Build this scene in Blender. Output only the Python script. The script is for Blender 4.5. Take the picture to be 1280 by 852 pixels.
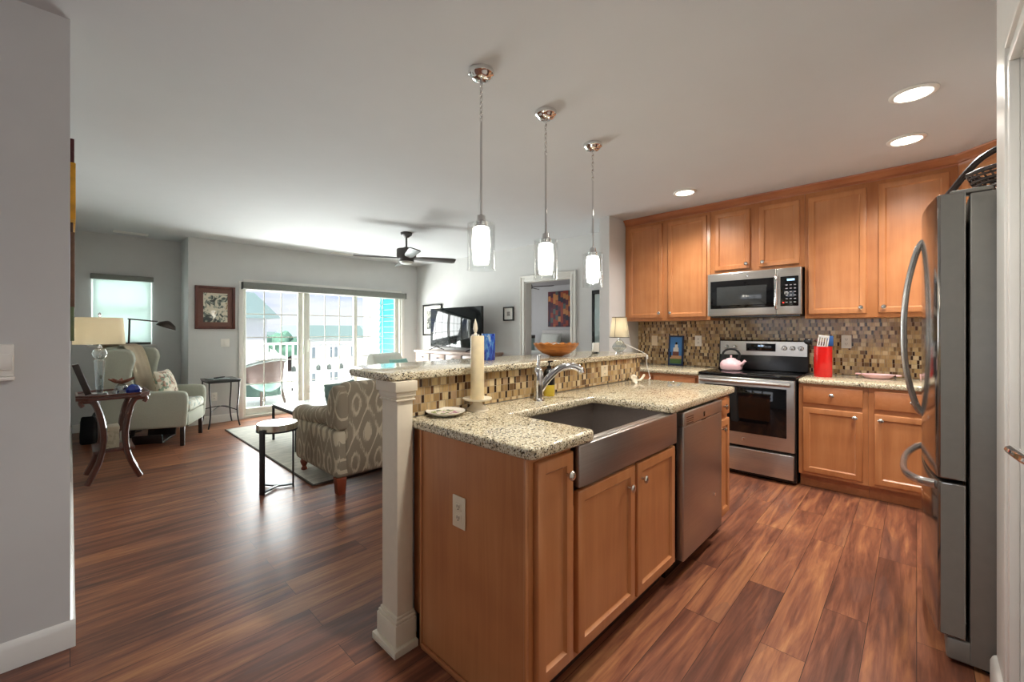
import bpy, bmesh, math, random
from mathutils import Vector, Matrix
random.seed(7)
PI = math.pi
S = bpy.context.scene
COL = S.collection
for o in list(bpy.data.objects):
    bpy.data.objects.remove(o, do_unlink=True)

# ------------------------------------------------------------------ camera
CH = 1.273
cam_d = bpy.data.cameras.new('camera')
cam = bpy.data.objects.new('camera', cam_d); COL.objects.link(cam)
cam.location = (0, 0, CH)
cam.rotation_euler = (PI/2, 0, math.radians(44.736 - 90))
cam_d.sensor_width = 36
cam_d.lens = 529.1/1280*36
cam_d.shift_x = (640 - 621.6)/1280
cam_d.shift_y = -(426 - 413.4)/1280
cam_d.clip_start = 0.02
S.camera = cam
S.view_settings.view_transform = 'Standard'
S.view_settings.look = 'None'
S.view_settings.gamma = 1
S.view_settings.use_curve_mapping = False
S.view_settings.exposure = 0.36

# ------------------------------------------------------------------ world: pale cloudy sky
W = bpy.data.worlds.new('sky'); S.world = W; W.use_nodes = True
nt = W.node_tree; nt.nodes.clear()
wo = nt.nodes.new('ShaderNodeOutputWorld'); bg = nt.nodes.new('ShaderNodeBackground')
tc = nt.nodes.new('ShaderNodeTexCoord'); mp = nt.nodes.new('ShaderNodeMapping')
mp.inputs['Scale'].default_value = (2.2, 2.2, 9)
no = nt.nodes.new('ShaderNodeTexNoise'); no.inputs['Scale'].default_value = 1.6; no.inputs['Detail'].default_value = 6
cr = nt.nodes.new('ShaderNodeValToRGB')
cr.color_ramp.elements[0].position = .40; cr.color_ramp.elements[0].color = (.50, .60, .95, 1)
cr.color_ramp.elements[1].position = .60; cr.color_ramp.elements[1].color = (.97, .96, 1.0, 1)
nt.links.new(tc.outputs['Generated'], mp.inputs['Vector']); nt.links.new(mp.outputs[0], no.inputs['Vector'])
nt.links.new(no.outputs['Fac'], cr.inputs[0]); nt.links.new(cr.outputs[0], bg.inputs[0])
bg.inputs[1].default_value = .85
nt.links.new(bg.outputs[0], wo.inputs[0])

def light(name, kind, loc, energy, color=(1, 1, 1), rot=(0, 0, 0), **k):
    d = bpy.data.lights.new(name, kind); d.energy = energy; d.color = color
    for a, b in k.items(): setattr(d, a, b)
    o = bpy.data.objects.new(name, d); COL.objects.link(o); o.location = loc; o.rotation_euler = rot
    return o
# sun comes from beyond the west side of the house, over the balcony, never straight into the room
sd = Vector((0.55, 0.35, -0.75))
sun = light('sun', 'SUN', (0, 0, 12), 5.5, (1, .97, .92)); sun.data.angle = .02
sun.rotation_euler = sd.to_track_quat('-Z', 'Y').to_euler()
# daylight through the unseen west window; the rear lamp and window are added fill
light('west_window_daylight', 'AREA', (-3.62, 1.85, 1.6), 16, (.92, .96, 1), (0, -PI/2, 0), shape='RECTANGLE', size=1.4, size_y=2.9)
light('rear_fill_light', 'AREA', (0.4, -3.12, 1.55), 16, (.95, .98, 1), (PI/2, 0, 0), shape='RECTANGLE', size=3.4, size_y=1.7)
# daylight at the sliding door
light('slider_daylight', 'AREA', (2.8, 7.75, 1.6), 150, (1, .98, .95), (math.radians(-62), 0, 0), shape='RECTANGLE', size=2.0, size_y=1.8)

light('deck_bounce_fill', 'AREA', (2.95, 7.75, 0.12), 290, (1, .985, .96), (math.radians(-135), 0, 0), shape='RECTANGLE', size=2.5, size_y=.7)  # added lamp aimed up, imitating bounce off the deck to brighten the ceiling
light('small_window_daylight', 'AREA', (.49, 7.9, 1.6), 36, (1, .99, .98), (-PI/2, 0, 0), shape='RECTANGLE', size=.8, size_y=1.1)

# ------------------------------------------------------------------ helpers
def merge(bm, tmp):
    me = bpy.data.meshes.new('tmp'); tmp.to_mesh(me); tmp.free(); bm.from_mesh(me); bpy.data.meshes.remove(me)
def NB(): return bmesh.new()
def box(bm, x0, x1, y0, y1, z0, z1, bev=0, seg=2, M=None):
    t = bmesh.new(); bmesh.ops.create_cube(t, size=1)
    sx, sy, sz = abs(x1-x0), abs(y1-y0), abs(z1-z0)
    for v in t.verts:
        v.co = Vector(((x0+x1)/2+v.co.x*sx, (y0+y1)/2+v.co.y*sy, (z0+z1)/2+v.co.z*sz))
    if bev: bmesh.ops.bevel(t, geom=t.edges[:], offset=min(bev, .49*min(sx, sy, sz)), segments=seg, profile=.5, affect='EDGES')
    if M is not None: bmesh.ops.transform(t, matrix=M, verts=t.verts)
    merge(bm, t); return bm
def B(*a, **k): return box(NB(), *a, **k)
def lathe(bm, prof, c=(0, 0, 0), seg=28, M=None, caps=True):
    t = bmesh.new(); rings = []
    for r, z in prof:
        r = max(r, 1e-4)
        rings.append([t.verts.new((r*math.cos(2*PI*i/seg), r*math.sin(2*PI*i/seg), z)) for i in range(seg)])
    for a, b in zip(rings, rings[1:]):
        for i in range(seg): t.faces.new((a[i], a[(i+1) % seg], b[(i+1) % seg], b[i]))
    if caps:
        t.faces.new(rings[0][::-1]); t.faces.new(rings[-1])
    bmesh.ops.recalc_face_normals(t, faces=t.faces)
    if M is not None: bmesh.ops.transform(t, matrix=M, verts=t.verts)
    bmesh.ops.translate(t, vec=c, verts=t.verts)
    merge(bm, t); return bm
def L(prof, c=(0, 0, 0), **k): return lathe(NB(), prof, c, **k)
def tube(bm, pts, r, seg=10, closed=False, sc=(1, 1)):
    pts = [Vector(p) for p in pts]; n = len(pts); t = bmesh.new(); rings = []
    up = None
    for i, p in enumerate(pts):
        a = pts[(i-1) % n] if (closed or i > 0) else p; b = pts[(i+1) % n] if (closed or i < n-1) else p
        d = (b-a).normalized()
        if up is None:
            up = Vector((0, 0, 1)) if abs(d.z) < .9 else Vector((1, 0, 0))
        s = d.cross(up).normalized(); up = s.cross(d).normalized()
        rr = r[min(len(r)-1, round(i*(len(r)-1)/max(1, n-1)))] if isinstance(r, (list, tuple)) else r
        rings.append([t.verts.new(p + s*(rr*sc[0]*math.cos(2*PI*k/seg)) + up*(rr*sc[1]*math.sin(2*PI*k/seg))) for k in range(seg)])
    m = n if closed else n-1
    for i in range(m):
        a, b = rings[i], rings[(i+1) % n]
        for k in range(seg): t.faces.new((a[k], a[(k+1) % seg], b[(k+1) % seg], b[k]))
    if not closed: t.faces.new(rings[0][::-1]); t.faces.new(rings[-1])
    bmesh.ops.recalc_face_normals(t, faces=t.faces)
    merge(bm, t); return bm
def T(pts, r, **k): return tube(NB(), pts, r, **k)
def spline(pts, n=6):
    pts = [Vector(p) for p in pts]; out = []
    for i in range(len(pts)-1):
        p0 = pts[max(i-1, 0)]; p1 = pts[i]; p2 = pts[i+1]; p3 = pts[min(i+2, len(pts)-1)]
        for k in range(n):
            t = k/n
            out.append(.5*((2*p1)+(-p0+p2)*t+(2*p0-5*p1+4*p2-p3)*t*t+(-p0+3*p1-3*p2+p3)*t**3))
    out.append(pts[-1]); return out
def prism(bm, poly, axis, a0, a1, bev=0, seg=2):
    t = bmesh.new()
    def mk(p, a):
        return {'x': (a, p[0], p[1]), 'y': (p[0], a, p[1]), 'z': (p[0], p[1], a)}[axis]
    A = [t.verts.new(mk(p, a0)) for p in poly]; Bv = [t.verts.new(mk(p, a1)) for p in poly]
    t.faces.new(A); t.faces.new(Bv[::-1])
    n = len(poly)
    for i in range(n): t.faces.new((A[i], Bv[i], Bv[(i+1) % n], A[(i+1) % n]))
    bmesh.ops.recalc_face_normals(t, faces=t.faces)
    if bev: bmesh.ops.bevel(t, geom=[e for e in t.edges if e.calc_face_angle(0) > .6], offset=bev, segments=seg, profile=.5, affect='EDGES')
    merge(bm, t); return bm
def pillow(bm, w, h, t, M, n=14, pw=.42):
    tb = bmesh.new(); g = {}
    for s in (1, -1):
        for i in range(n+1):
            for j in range(n+1):
                u, v = -1+2*i/n, -1+2*j/n
                e = i in (0, n) or j in (0, n)
                if s == -1 and e: g[s, i, j] = g[1, i, j]; continue
                th = 0 if e else t/2*((1-u*u)*(1-v*v))**pw
                pin = 1-.06*(1-abs(v))*abs(u)**3, 1-.06*(1-abs(u))*abs(v)**3
                g[s, i, j] = tb.verts.new((u*w/2*pin[0], s*th, v*h/2*pin[1]))
        for i in range(n):
            for j in range(n):
                tb.faces.new([g[s, i, j], g[s, i+1, j], g[s, i+1, j+1], g[s, i, j+1]])
    bmesh.ops.recalc_face_normals(tb, faces=tb.faces)
    bmesh.ops.transform(tb, matrix=M, verts=tb.verts); merge(bm, tb); return bm
def MX(loc=(0, 0, 0), rz=0, rx=0, ry=0):
    return Matrix.Translation(loc) @ Matrix.Rotation(rz, 4, 'Z') @ Matrix.Rotation(ry, 4, 'Y') @ Matrix.Rotation(rx, 4, 'X')

def part(name, bm, m, parent=None, ang=35, **props):
    me = bpy.data.meshes.new(name); bm.to_mesh(me); bm.free()
    for p in me.polygons: p.use_smooth = True
    me.set_sharp_from_angle(angle=math.radians(ang))
    o = bpy.data.objects.new(name, me); COL.objects.link(o)
    if m: me.materials.append(m)
    if parent: o.parent = parent
    for a, b in props.items(): o[a] = b
    return o
def thing(name, label, cat, loc=(0, 0, 0), rz=0, group=None):
    o = bpy.data.objects.new(name, None); COL.objects.link(o); o.empty_display_size = .05
    o.location = loc; o.rotation_euler = (0, 0, rz); o['label'] = label; o['category'] = cat
    if group: o['group'] = group
    return o
def solo(name, bm, m, label, cat, loc=(0, 0, 0), rz=0, group=None, ang=35):
    o = part(name, bm, m, None, ang); o.location = loc; o.rotation_euler = (0, 0, rz)
    o['label'] = label; o['category'] = cat
    if group: o['group'] = group
    return o
def struct(name, bm, m, parent=None):
    o = part(name, bm, m, parent)
    if not parent: o['kind'] = 'structure'
    return o
def dup(root, loc, rz, label, group=None):
    r = root.copy(); COL.objects.link(r); r.location = loc; r.rotation_euler = (0, 0, rz); r['label'] = label
    if group: r['group'] = group
    for ch in list(root.children):
        c = ch.copy(); COL.objects.link(c); c.parent = r
        for g in list(ch.children):
            d = g.copy(); COL.objects.link(d); d.parent = c
    return r

# ------------------------------------------------------------------ materials
def srgb(r, g, b):
    f = lambda c: (c/255/12.92) if c/255 <= .04045 else ((c/255+.055)/1.055)**2.4
    return (f(r), f(g), f(b), 1)
class N:
    def __init__(s, name):
        s.m = bpy.data.materials.new(name); s.m.use_nodes = True; s.t = s.m.node_tree; s.t.nodes.clear()
        s.out = s.t.nodes.new('ShaderNodeOutputMaterial'); s.p = s.n('ShaderNodeBsdfPrincipled')
        s.l(s.p.outputs[0], s.out.inputs[0])
    def n(s, k, **a):
        x = s.t.nodes.new(k)
        for q, v in a.items(): setattr(x, q, v)
        return x
    def l(s, a, b): s.t.links.new(a, b)
    def val(s, sock, v):
        if hasattr(v, 'is_output') or hasattr(v, 'links'): s.l(v, sock)
        else: sock.default_value = v
    def math(s, op, a, b=0.0, c=None):
        x = s.n('ShaderNodeMath', operation=op); s.val(x.inputs[0], a); s.val(x.inputs[1], b)
        if c is not None: s.val(x.inputs[2], c)
        return x.outputs[0]
    def coord(s, scale=(1, 1, 1), kind='Object', rot=(0, 0, 0)):
        t = s.n('ShaderNodeTexCoord'); m = s.n('ShaderNodeMapping'); m.inputs['Scale'].default_value = scale; m.inputs['Rotation'].default_value = rot
        s.l(t.outputs[kind], m.inputs[0]); return m.outputs[0]
    def noise(s, vec, sc, det=3, rough=.5, dist=0):
        x = s.n('ShaderNodeTexNoise'); s.l(vec, x.inputs['Vector']); x.inputs['Scale'].default_value = sc
        x.inputs['Detail'].default_value = det; x.inputs['Roughness'].default_value = rough; x.inputs['Distortion'].default_value = dist
        return x.outputs['Fac']
    def ramp(s, fac, stops, interp='LINEAR'):
        x = s.n('ShaderNodeValToRGB'); e = x.color_ramp.elements; x.color_ramp.interpolation = interp
        while len(e) < len(stops): e.new(.5)
        for q, (p, c) in zip(e, stops): q.position = p; q.color = c
        s.l(fac, x.inputs[0]); return x.outputs[0]
    def mix(s, fac, a, b, mode='MIX'):
        x = s.n('ShaderNodeMix', data_type='RGBA', blend_type=mode)
        s.val(x.inputs[0], fac); s.val(x.inputs[6], a); s.val(x.inputs[7], b); return x.outputs[2]
    def xyz(s, v):
        x = s.n('ShaderNodeSeparateXYZ'); s.l(v, x.inputs[0]); return x.outputs
    def comb(s, x, y, z=0.0):
        c = s.n('ShaderNodeCombineXYZ'); s.val(c.inputs[0], x); s.val(c.inputs[1], y); s.val(c.inputs[2], z); return c.outputs[0]
    def bump(s, h, st=.2, d=.01):
        b = s.n('ShaderNodeBump'); b.inputs['Strength'].default_value = st; b.inputs['Distance'].default_value = d
        s.l(h, b.inputs['Height']); s.l(b.outputs[0], s.p.inputs['Normal'])
    def set(s, col=None, rough=.5, metal=0, **k):
        if col is not None: s.val(s.p.inputs['Base Color'], col)
        s.val(s.p.inputs['Roughness'], rough); s.val(s.p.inputs['Metallic'], metal)
        for a, b in k.items(): s.val(s.p.inputs[a.replace('_', ' ')], b)
        return s
def plain(name, rgb, rough=.5, metal=0, var=.06, sc=30, bump=0, **k):
    n = N(name); c = srgb(*rgb); f = n.noise(n.coord(), sc)
    a = tuple(x*(1-var) for x in c[:3])+(1,); b = tuple(min(1, x*(1+var)) for x in c[:3])+(1,)
    n.set(n.ramp(f, [(.3, a), (.7, b)]), rough, metal, **k)
    if bump: n.bump(f, bump, .004)
    return n.m
def woodmat(name, dark, mid, lite, axis='z', rough=.35, sc=1.0):
    n = N(name)
    s = {'z': (22*sc, 22*sc, 1.3*sc), 'x': (1.3*sc, 22*sc, 22*sc), 'y': (22*sc, 1.3*sc, 22*sc)}[axis]
    f = n.noise(n.coord(s), 1.0, 5, .6, .6); g = n.noise(n.coord((2.5, 2.5, 2.5)), 1.5, 2)
    f2 = n.math('MULTIPLY_ADD', g, .55, n.math('MULTIPLY', f, .5))
    inf = n.n('ShaderNodeObjectInfo'); f3 = n.math('MULTIPLY_ADD', inf.outputs['Random'], .08, f2)
    n.set(n.ramp(f3, [(.32, srgb(*dark)), (.56, srgb(*mid)), (.8, srgb(*lite))]), rough, Coat_Weight=.25, Coat_Roughness=.25)
    n.bump(f, .05, .002); return n.m
def emit(name, rgb, st):
    n = N(name); n.set((0, 0, 0, 1), .5); n.p.inputs['Emission Color'].default_value = srgb(*rgb); n.p.inputs['Emission Strength'].default_value = st
    return n.m
def clear(name, tint=(1, 1, 1, 1), gl=.08, fres=True):
    n = N(name); t = n.n('ShaderNodeBsdfTransparent'); t.inputs[0].default_value = tint
    g = n.n('ShaderNodeBsdfGlossy'); g.inputs['Roughness'].default_value = .02
    m = n.n('ShaderNodeMixShader')
    if fres:
        lw = n.n('ShaderNodeLayerWeight'); lw.inputs[0].default_value = .35
        n.l(n.math('MULTIPLY_ADD', n.math('POWER', lw.outputs['Facing'], 2.0), .4, gl*.3), m.inputs[0])
    else: m.inputs[0].default_value = gl
    n.l(t.outputs[0], m.inputs[1]); n.l(g.outputs[0], m.inputs[2]); n.l(m.outputs[0], n.out.inputs[0]); return n.m

M_wall = plain('wall_paint', (206, 206, 204), .75, var=.015, sc=6)
M_ceil = plain('ceiling_paint', (198, 199, 200), .85, var=.01, sc=4)
M_white = plain('white_trim', (228, 226, 220), .35, var=.01)
M_cream = plain('cream_post', (226, 214, 190), .4, var=.02)
M_cab = woodmat('maple_cabinet', (164, 100, 58), (186, 122, 74), (200, 138, 90))
M_cabx = woodmat('maple_horizontal', (160, 96, 56), (182, 116, 70), (196, 132, 86), 'y')
M_crown = woodmat('crown_wood', (148, 84, 50), (170, 102, 62), (184, 118, 76), 'y')
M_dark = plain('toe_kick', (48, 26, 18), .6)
M_knob = plain('nickel', (205, 200, 192), .22, 1)
M_chrome = plain('chrome', (225, 225, 225), .08, 1, var=.02)
M_black = plain('black_enamel', (16, 16, 17), .25)
M_blackgl = plain('black_glass', (10, 11, 13), .04, var=.02)
M_iron = plain('black_iron', (32, 32, 34), .4, .3)
M_bronze = plain('bronze', (70, 62, 56), .35, .8)
M_beige = plain('linen', (222, 205, 175), .9)
M_white_plastic = plain('white_plastic', (235, 232, 225), .35, var=.01)
M_cream_plastic = plain('almond_plastic', (226, 210, 180), .35, var=.01)
def steel(name, rgb, rough=.28, axis='x', metal=.9):
    n = N(name); s = {'x': (2, 300, 300), 'z': (300, 300, 2), 'y': (300, 2, 300)}[axis]
    f = n.noise(n.coord(s), 1.0, 3); c = srgb(*rgb)
    n.set(n.ramp(f, [(.3, tuple(x*.92 for x in c[:3])+(1,)), (.7, tuple(min(1, x*1.06) for x in c[:3])+(1,))]), rough, metal)
    n.bump(f, .03, .001); return n.m
M_steel = steel('stainless', (190, 186, 180))
M_steelz = steel('stainless_vertical', (196, 194, 192), .25, 'z')
M_steeld = steel('stainless_dark', (168, 160, 154), .3)
M_fridge = plain('fridge_grey_side', (128, 126, 120), .42, .35, var=.03)
M_slate = steel('slate_steel', (150, 146, 142), .12, 'z')

def floor_mat():
    n = N('plank_floor'); v = n.coord()
    br = n.n('ShaderNodeTexBrick'); br.offset = .37; br.offset_frequency = 2
    n.l(v, br.inputs['Vector']); br.inputs['Scale'].default_value = 1
    br.inputs['Brick Width'].default_value = 1.22; br.inputs['Row Height'].default_value = .152
    br.inputs['Mortar Size'].default_value = .0012; br.inputs['Mortar Smooth'].default_value = .3
    br.inputs['Color1'].default_value = (0, 0, 0, 1); br.inputs['Color2'].default_value = (1, 1, 1, 1); br.inputs['Mortar'].default_value = (.5, .5, .5, 1)
    rnd = n.xyz(br.outputs['Color'])[0]
    x, y, z = n.xyz(v)
    off = n.math('MULTIPLY', rnd, 37.0)
    vec = n.comb(n.math('ADD', n.math('MULTIPLY', x, 1.1), off), n.math('ADD', n.math('MULTIPLY', y, 11), off), off)
    f1 = n.noise(vec, 1.0, 5, .62, 1.2)
    vec2 = n.comb(n.math('ADD', n.math('MULTIPLY', x, 3), off), n.math('MULTIPLY', y, 60), off)
    f2 = n.noise(vec2, 1.0, 4, .6, .5)
    f = n.math('ADD', n.math('MULTIPLY', f1, .62), n.math('ADD', n.math('MULTIPLY', f2, .26), n.math('MULTIPLY', rnd, .12)))
    c = n.ramp(f, [(.30, srgb(68, 41, 33)), (.42, srgb(104, 63, 48)), (.50, srgb(132, 82, 60)), (.58, srgb(158, 104, 71)), (.68, srgb(184, 132, 88))])
    g = n.noise(n.comb(n.math('MULTIPLY', x, .8), n.math('MULTIPLY', y, 5), off), 1.0, 2)
    c = n.mix(n.math('MULTIPLY', n.math('GREATER_THAN', g, .62), .25), c, srgb(92, 70, 66))
    c = n.mix(br.outputs['Fac'], c, srgb(34, 18, 13))
    n.set(c, n.math('MULTIPLY_ADD', f2, .2, .24), Specular_IOR_Level=.4)
    n.bump(n.math('SUBTRACT', f2, n.math('MULTIPLY', br.outputs['Fac'], .6)), .12, .003)
    return n.m
M_floor = floor_mat()
def granite():
    n = N('speckled_granite'); v = n.coord()
    vo = n.n('ShaderNodeTexVoronoi'); n.l(v, vo.inputs['Vector']); vo.inputs['Scale'].default_value = 215
    r = n.xyz(vo.outputs['Color'])[0]
    f = n.noise(v, 75, 4, .7); g = n.noise(v, 9, 2)
    s = n.math('ADD', n.math('MULTIPLY', r, .55), n.math('ADD', n.math('MULTIPLY', f, .6), n.math('MULTIPLY', g, .25)))
    c = n.ramp(s, [(.40, srgb(36, 32, 28)), (.48, srgb(96, 84, 66)), (.545, srgb(165, 150, 118)), (.68, srgb(206, 194, 162)), (.88, srgb(230, 222, 198)), (1., srgb(160, 136, 100))])
    n.set(c, .12, Specular_IOR_Level=.6); return n.m
M_gran = granite()
def mosaic(name, axis):
    n = N(name); v = n.coord(); X, Y, Z = n.xyz(v); a = X if axis == 'x' else Y
    RH = .0345; P = .0485; NW = .0155
    zr = n.math('DIVIDE', Z, RH); row = n.math('FLOOR', zr); fz = n.math('FRACT', zr)
    wn = n.n('ShaderNodeTexWhiteNoise', noise_dimensions='1D'); n.l(row, wn.inputs['W'])
    aa = n.math('ADD', n.math('DIVIDE', a, P), n.math('MULTIPLY', wn.outputs['Value'], 7.0))
    cell = n.math('FLOOR', aa); fa = n.math('FRACT', aa)
    nar = n.math('LESS_THAN', fa, NW/P)
    w2 = n.n('ShaderNodeTexWhiteNoise', noise_dimensions='3D'); n.l(n.comb(cell, row, nar), w2.inputs['Vector']); r = w2.outputs['Value']
    w3 = n.n('ShaderNodeTexWhiteNoise', noise_dimensions='3D'); n.l(n.comb(row, cell, n.math('ADD', nar, 5)), w3.inputs['Vector']); r2 = w3.outputs['Value']
    wide = n.ramp(r, [(0, srgb(176, 148, 104)), (.25, srgb(196, 172, 130)), (.45, srgb(150, 122, 84)), (.62, srgb(206, 186, 150)), (.8, srgb(166, 140, 112)), (.93, srgb(110, 84, 56))], 'CONSTANT')
    narw = n.ramp(r, [(0, srgb(52, 30, 18)), (.30, srgb(84, 52, 28)), (.48, srgb(186, 160, 118)), (.7, srgb(160, 132, 96)), (.88, srgb(120, 96, 62))], 'CONSTANT')
    c = n.mix(nar, wide, narw)
    st = n.noise(n.comb(n.math('MULTIPLY', a, 700), n.math('MULTIPLY', Z, 25), n.math('MULTIPLY', r2, 40)), 1.0, 2)
    c = n.mix(.35, c, n.ramp(st, [(.35, (.25, .2, .14, 1)), (.65, (.85, .8, .68, 1))]), 'OVERLAY')
    d = n.math('MULTIPLY', n.math('MINIMUM', fz, n.math('SUBTRACT', 1.0, fz)), RH)
    e1 = n.math('MULTIPLY', n.math('MINIMUM', fa, n.math('SUBTRACT', 1.0, fa)), P)
    e2 = n.math('ABSOLUTE', n.math('MULTIPLY', n.math('SUBTRACT', fa, NW/P), P))
    dd = n.math('MINIMUM', d, n.math('MINIMUM', e1, e2)); gr = n.math('LESS_THAN', dd, .0011)
    c = n.mix(gr, c, srgb(150, 134, 108))
    n.set(c, n.math('MULTIPLY_ADD', gr, .5, .12)); n.bump(n.math('MINIMUM', dd, .002), .4, .5); return n.m
M_mosx = mosaic('mosaic_tile_island', 'x'); M_mosy = mosaic('mosaic_tile_range', 'y')
def ikat(name, axis):
    n = N(name); v = n.coord(); X, Y, Z = n.xyz(v); a = X if axis == 'x' else Y
    nz = n.noise(v, 14, 3, .6); wob = n.math('MULTIPLY', n.math('SUBTRACT', nz, .5), .12)
    st = n.noise(n.comb(n.math('MULTIPLY', a, 330), n.math('MULTIPLY', Z, 8), 0.0), 1, 2)
    w2 = n.math('ADD', wob, n.math('MULTIPLY', n.math('SUBTRACT', st, .5), .26))
    u = n.math('ADD', n.math('DIVIDE', a, .205), w2); w = n.math('ADD', n.math('DIVIDE', Z, .46), n.math('MULTIPLY', w2, .8))
    cu = n.math('COSINE', n.math('MULTIPLY', u, 2*PI)); cw = n.math('COSINE', n.math('MULTIPLY', w, 2*PI))
    s = n.math('ADD', cu, cw)
    line = n.math('LESS_THAN', n.math('ABSOLUTE', n.math('SUBTRACT', s, .1)), .14)
    dot = n.math('GREATER_THAN', s, 1.5)
    dot2 = n.math('LESS_THAN', n.math('ABSOLUTE', n.math('ADD', s, 1.55)), .16)
    m = n.math('MAXIMUM', line, n.math('MAXIMUM', dot2, dot))
    c = n.mix(m, srgb(152, 142, 124), srgb(206, 196, 172))
    n.set(c, .95); n.bump(st, .1, .002); return n.m
M_ikx = ikat('ikat_back', 'x'); M_iky = ikat('ikat_side', 'y')

def flat_pattern(name, stops, sc, rough=.8, det=2, coordscale=(1, 1, 1)):
    n = N(name); vo = n.n('ShaderNodeTexVoronoi'); n.l(n.coord(coordscale), vo.inputs['Vector']); vo.inputs['Scale'].default_value = sc
    r = n.xyz(vo.outputs['Color'])[0]
    n.set(n.ramp(r, stops, 'CONSTANT'), rough); return n.m
M_pane = clear('window_glass', (.97, 1, 1, 1), .06)
M_glass = clear('clear_glass', (.97, .98, .98, 1), .12)
M_crystal = clear('crystal', (.72, .77, .78, 1), .9)

# ------------------------------------------------------------------ SETTING
CZ = 2.531
XT, XR = 4.754, 4.83          # television wall, range wall
YS, YW = 6.914, 7.446         # sliding door wall, window wall
bm = B(-3.5, XT+.13, -3.0, YS+.15, -.12, 0); box(bm, -.12, 1.2, YS+.15, YW+.1, -.12, 0); box(bm, XT+.13, 9.6, 2.5, 9.2, -.12, 0)
struct('floor', bm, M_floor)
bm = B(-5.6, 5.2, -7.0, YS+.16, CZ, CZ+.15); box(bm, -.3, 1.25, YS+.16, YW+.16, CZ, CZ+.15); box(bm, 5.2, 10, -1.2, 9.3, CZ, CZ+.15)  # slab carried past the west and rear walls, overhang added to block the sun
struct('ceiling', bm, M_ceil)
def wall(name, *a): return struct(name, B(*a), M_wall)
wall('wall_near', -.26, .0, 2.432, 2.56, 0, CZ)
wall('wall_near_side', -.26, -.13, 2.561, 3.699, 0, CZ)
wall('wall_near_back', -3.499, -.13, 3.7, 3.8, 0, CZ)
wall('wall_left', -.12, 0, 2.562, YW+.12, 0, CZ)
def wall_hole(name, axis, t0, t1, a0, a1, h0, h1, z0, z1, zt=CZ, m=None, a_z0=0):
    """wall slab with one rectangular opening; axis = running direction"""
    bm = NB()
    def bx(p0, p1, q0, q1):
        if p1-p0 < 1e-4 or q1-q0 < 1e-4: return
        if axis == 'x': box(bm, p0, p1, t0, t1, q0, q1)
        else: box(bm, t0, t1, p0, p1, q0, q1)
    bx(a0, h0, a_z0, zt); bx(h1, a1, a_z0, zt); bx(h0, h1, a_z0, z0); bx(h0, h1, z1, zt)
    return struct(name, bm, m or M_wall)
wall_hole('wall_window', 'x', YW, YW+.14, .001, 1.2, .19, .79, 1.09, 1.98)
struct('wall_return', box(NB(), 1.112, 1.23, YS+.161, YW-.001, 0, CZ), M_wall)
wall_hole('wall_slider', 'x', YS, YS+.16, 1.112, XT+.001, 1.76, 4.40, 0.0, 1.96)
wall_hole('wall_television', 'y', XT, XT+.13, 2.51, YS+.16, 3.31, 4.13, 0.0, 2.0)
wall('wall_partition', 4.145, XR+.12, 2.385, 2.505, 0, CZ)
wall('wall_range', XR, XR+.12, -.95, 2.384, 0, CZ)
wall('wall_right', 2.36, XR, -.95, -.82, 0, CZ)
wall('wall_pantry', 0.2, 1.00, -.33, -.205, 0, CZ)
_b = NB(); box(_b, 1.86, 2.352, -.33, -.205, 0, CZ); box(_b, 1.0, 1.86, -.33, -.205, 2.03, CZ); box(_b, 2.23, 2.352, -.82, -.331, 0, CZ)
struct('wall_pantry_end', _b, M_white)
wall_hole('wall_west', 'y', -3.6, -3.5, -3.0, 3.8, .4, 3.3, .9, 2.3)
wall_hole('wall_rear', 'x', -3.1, -3.0, -3.6, 2.36, -1.3, 2.1, .75, 2.35)  # unseen opening added here to let fill light in
wall('wall_east_rear', 2.36, 2.48, -3.0, -.951, 0, CZ)
# bedroom shell
wall('wall_bedroom_far', 9.5, 9.6, 2.6, 9.2, 0, CZ)
wall('wall_bedroom_side', XT+.13, 9.5, 2.5, 2.6, 0, CZ)
wall('wall_bedroom_end', XT+.13, 9.5, 9.1, 9.2, 0, CZ)
wall('wall_bedroom_front', XT+.02, XT+.13, YS+.161, 9.1, 0, CZ)
# bar half wall
struct('wall_bar', B(1.0, 3.05, 1.505, 1.64, 0, 1.072), M_wall)

# baseboards
def base_board(name, axis, a0, a1, f, sgn):
    prof = [(0, 0), (.016*sgn, 0), (.016*sgn, .08), (.011*sgn, .094), (.007*sgn, .1), (0, .104)]
    bm = NB()
    if axis == 'x': prism(bm, [(f+p, z) for p, z in prof], 'x', a0, a1)
    else: prism(bm, [(f+p, z) for p, z in prof], 'y', a0, a1)
    return struct(name, bm, M_white)
base_board('baseboard_near', 'x', -.26, .016, 2.432, -1)
base_board('baseboard_left', 'y', 2.433, YW-.001, 0.0, 1)
base_board('baseboard_window', 'x', .017, 1.111, YW, -1)
base_board('baseboard_slider', 'x', 1.113, 1.70, YS, -1)
base_board('baseboard_television', 'y', 4.24, YS-.02, XT, -1)
base_board('baseboard_partition', 'y', 2.52, 3.2, XT, -1)
base_board('baseboard_pantry', 'x', 1.96, 2.352, -.205, 1)

# backsplash tile
struct('trim_1', B(XR-.009, XR, -.815, 2.383, .886, 1.402), M_mosy)
struct('trim_2', B(.985, 3.05, 1.494, 1.505, .916, 1.071), M_mosx)

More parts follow.
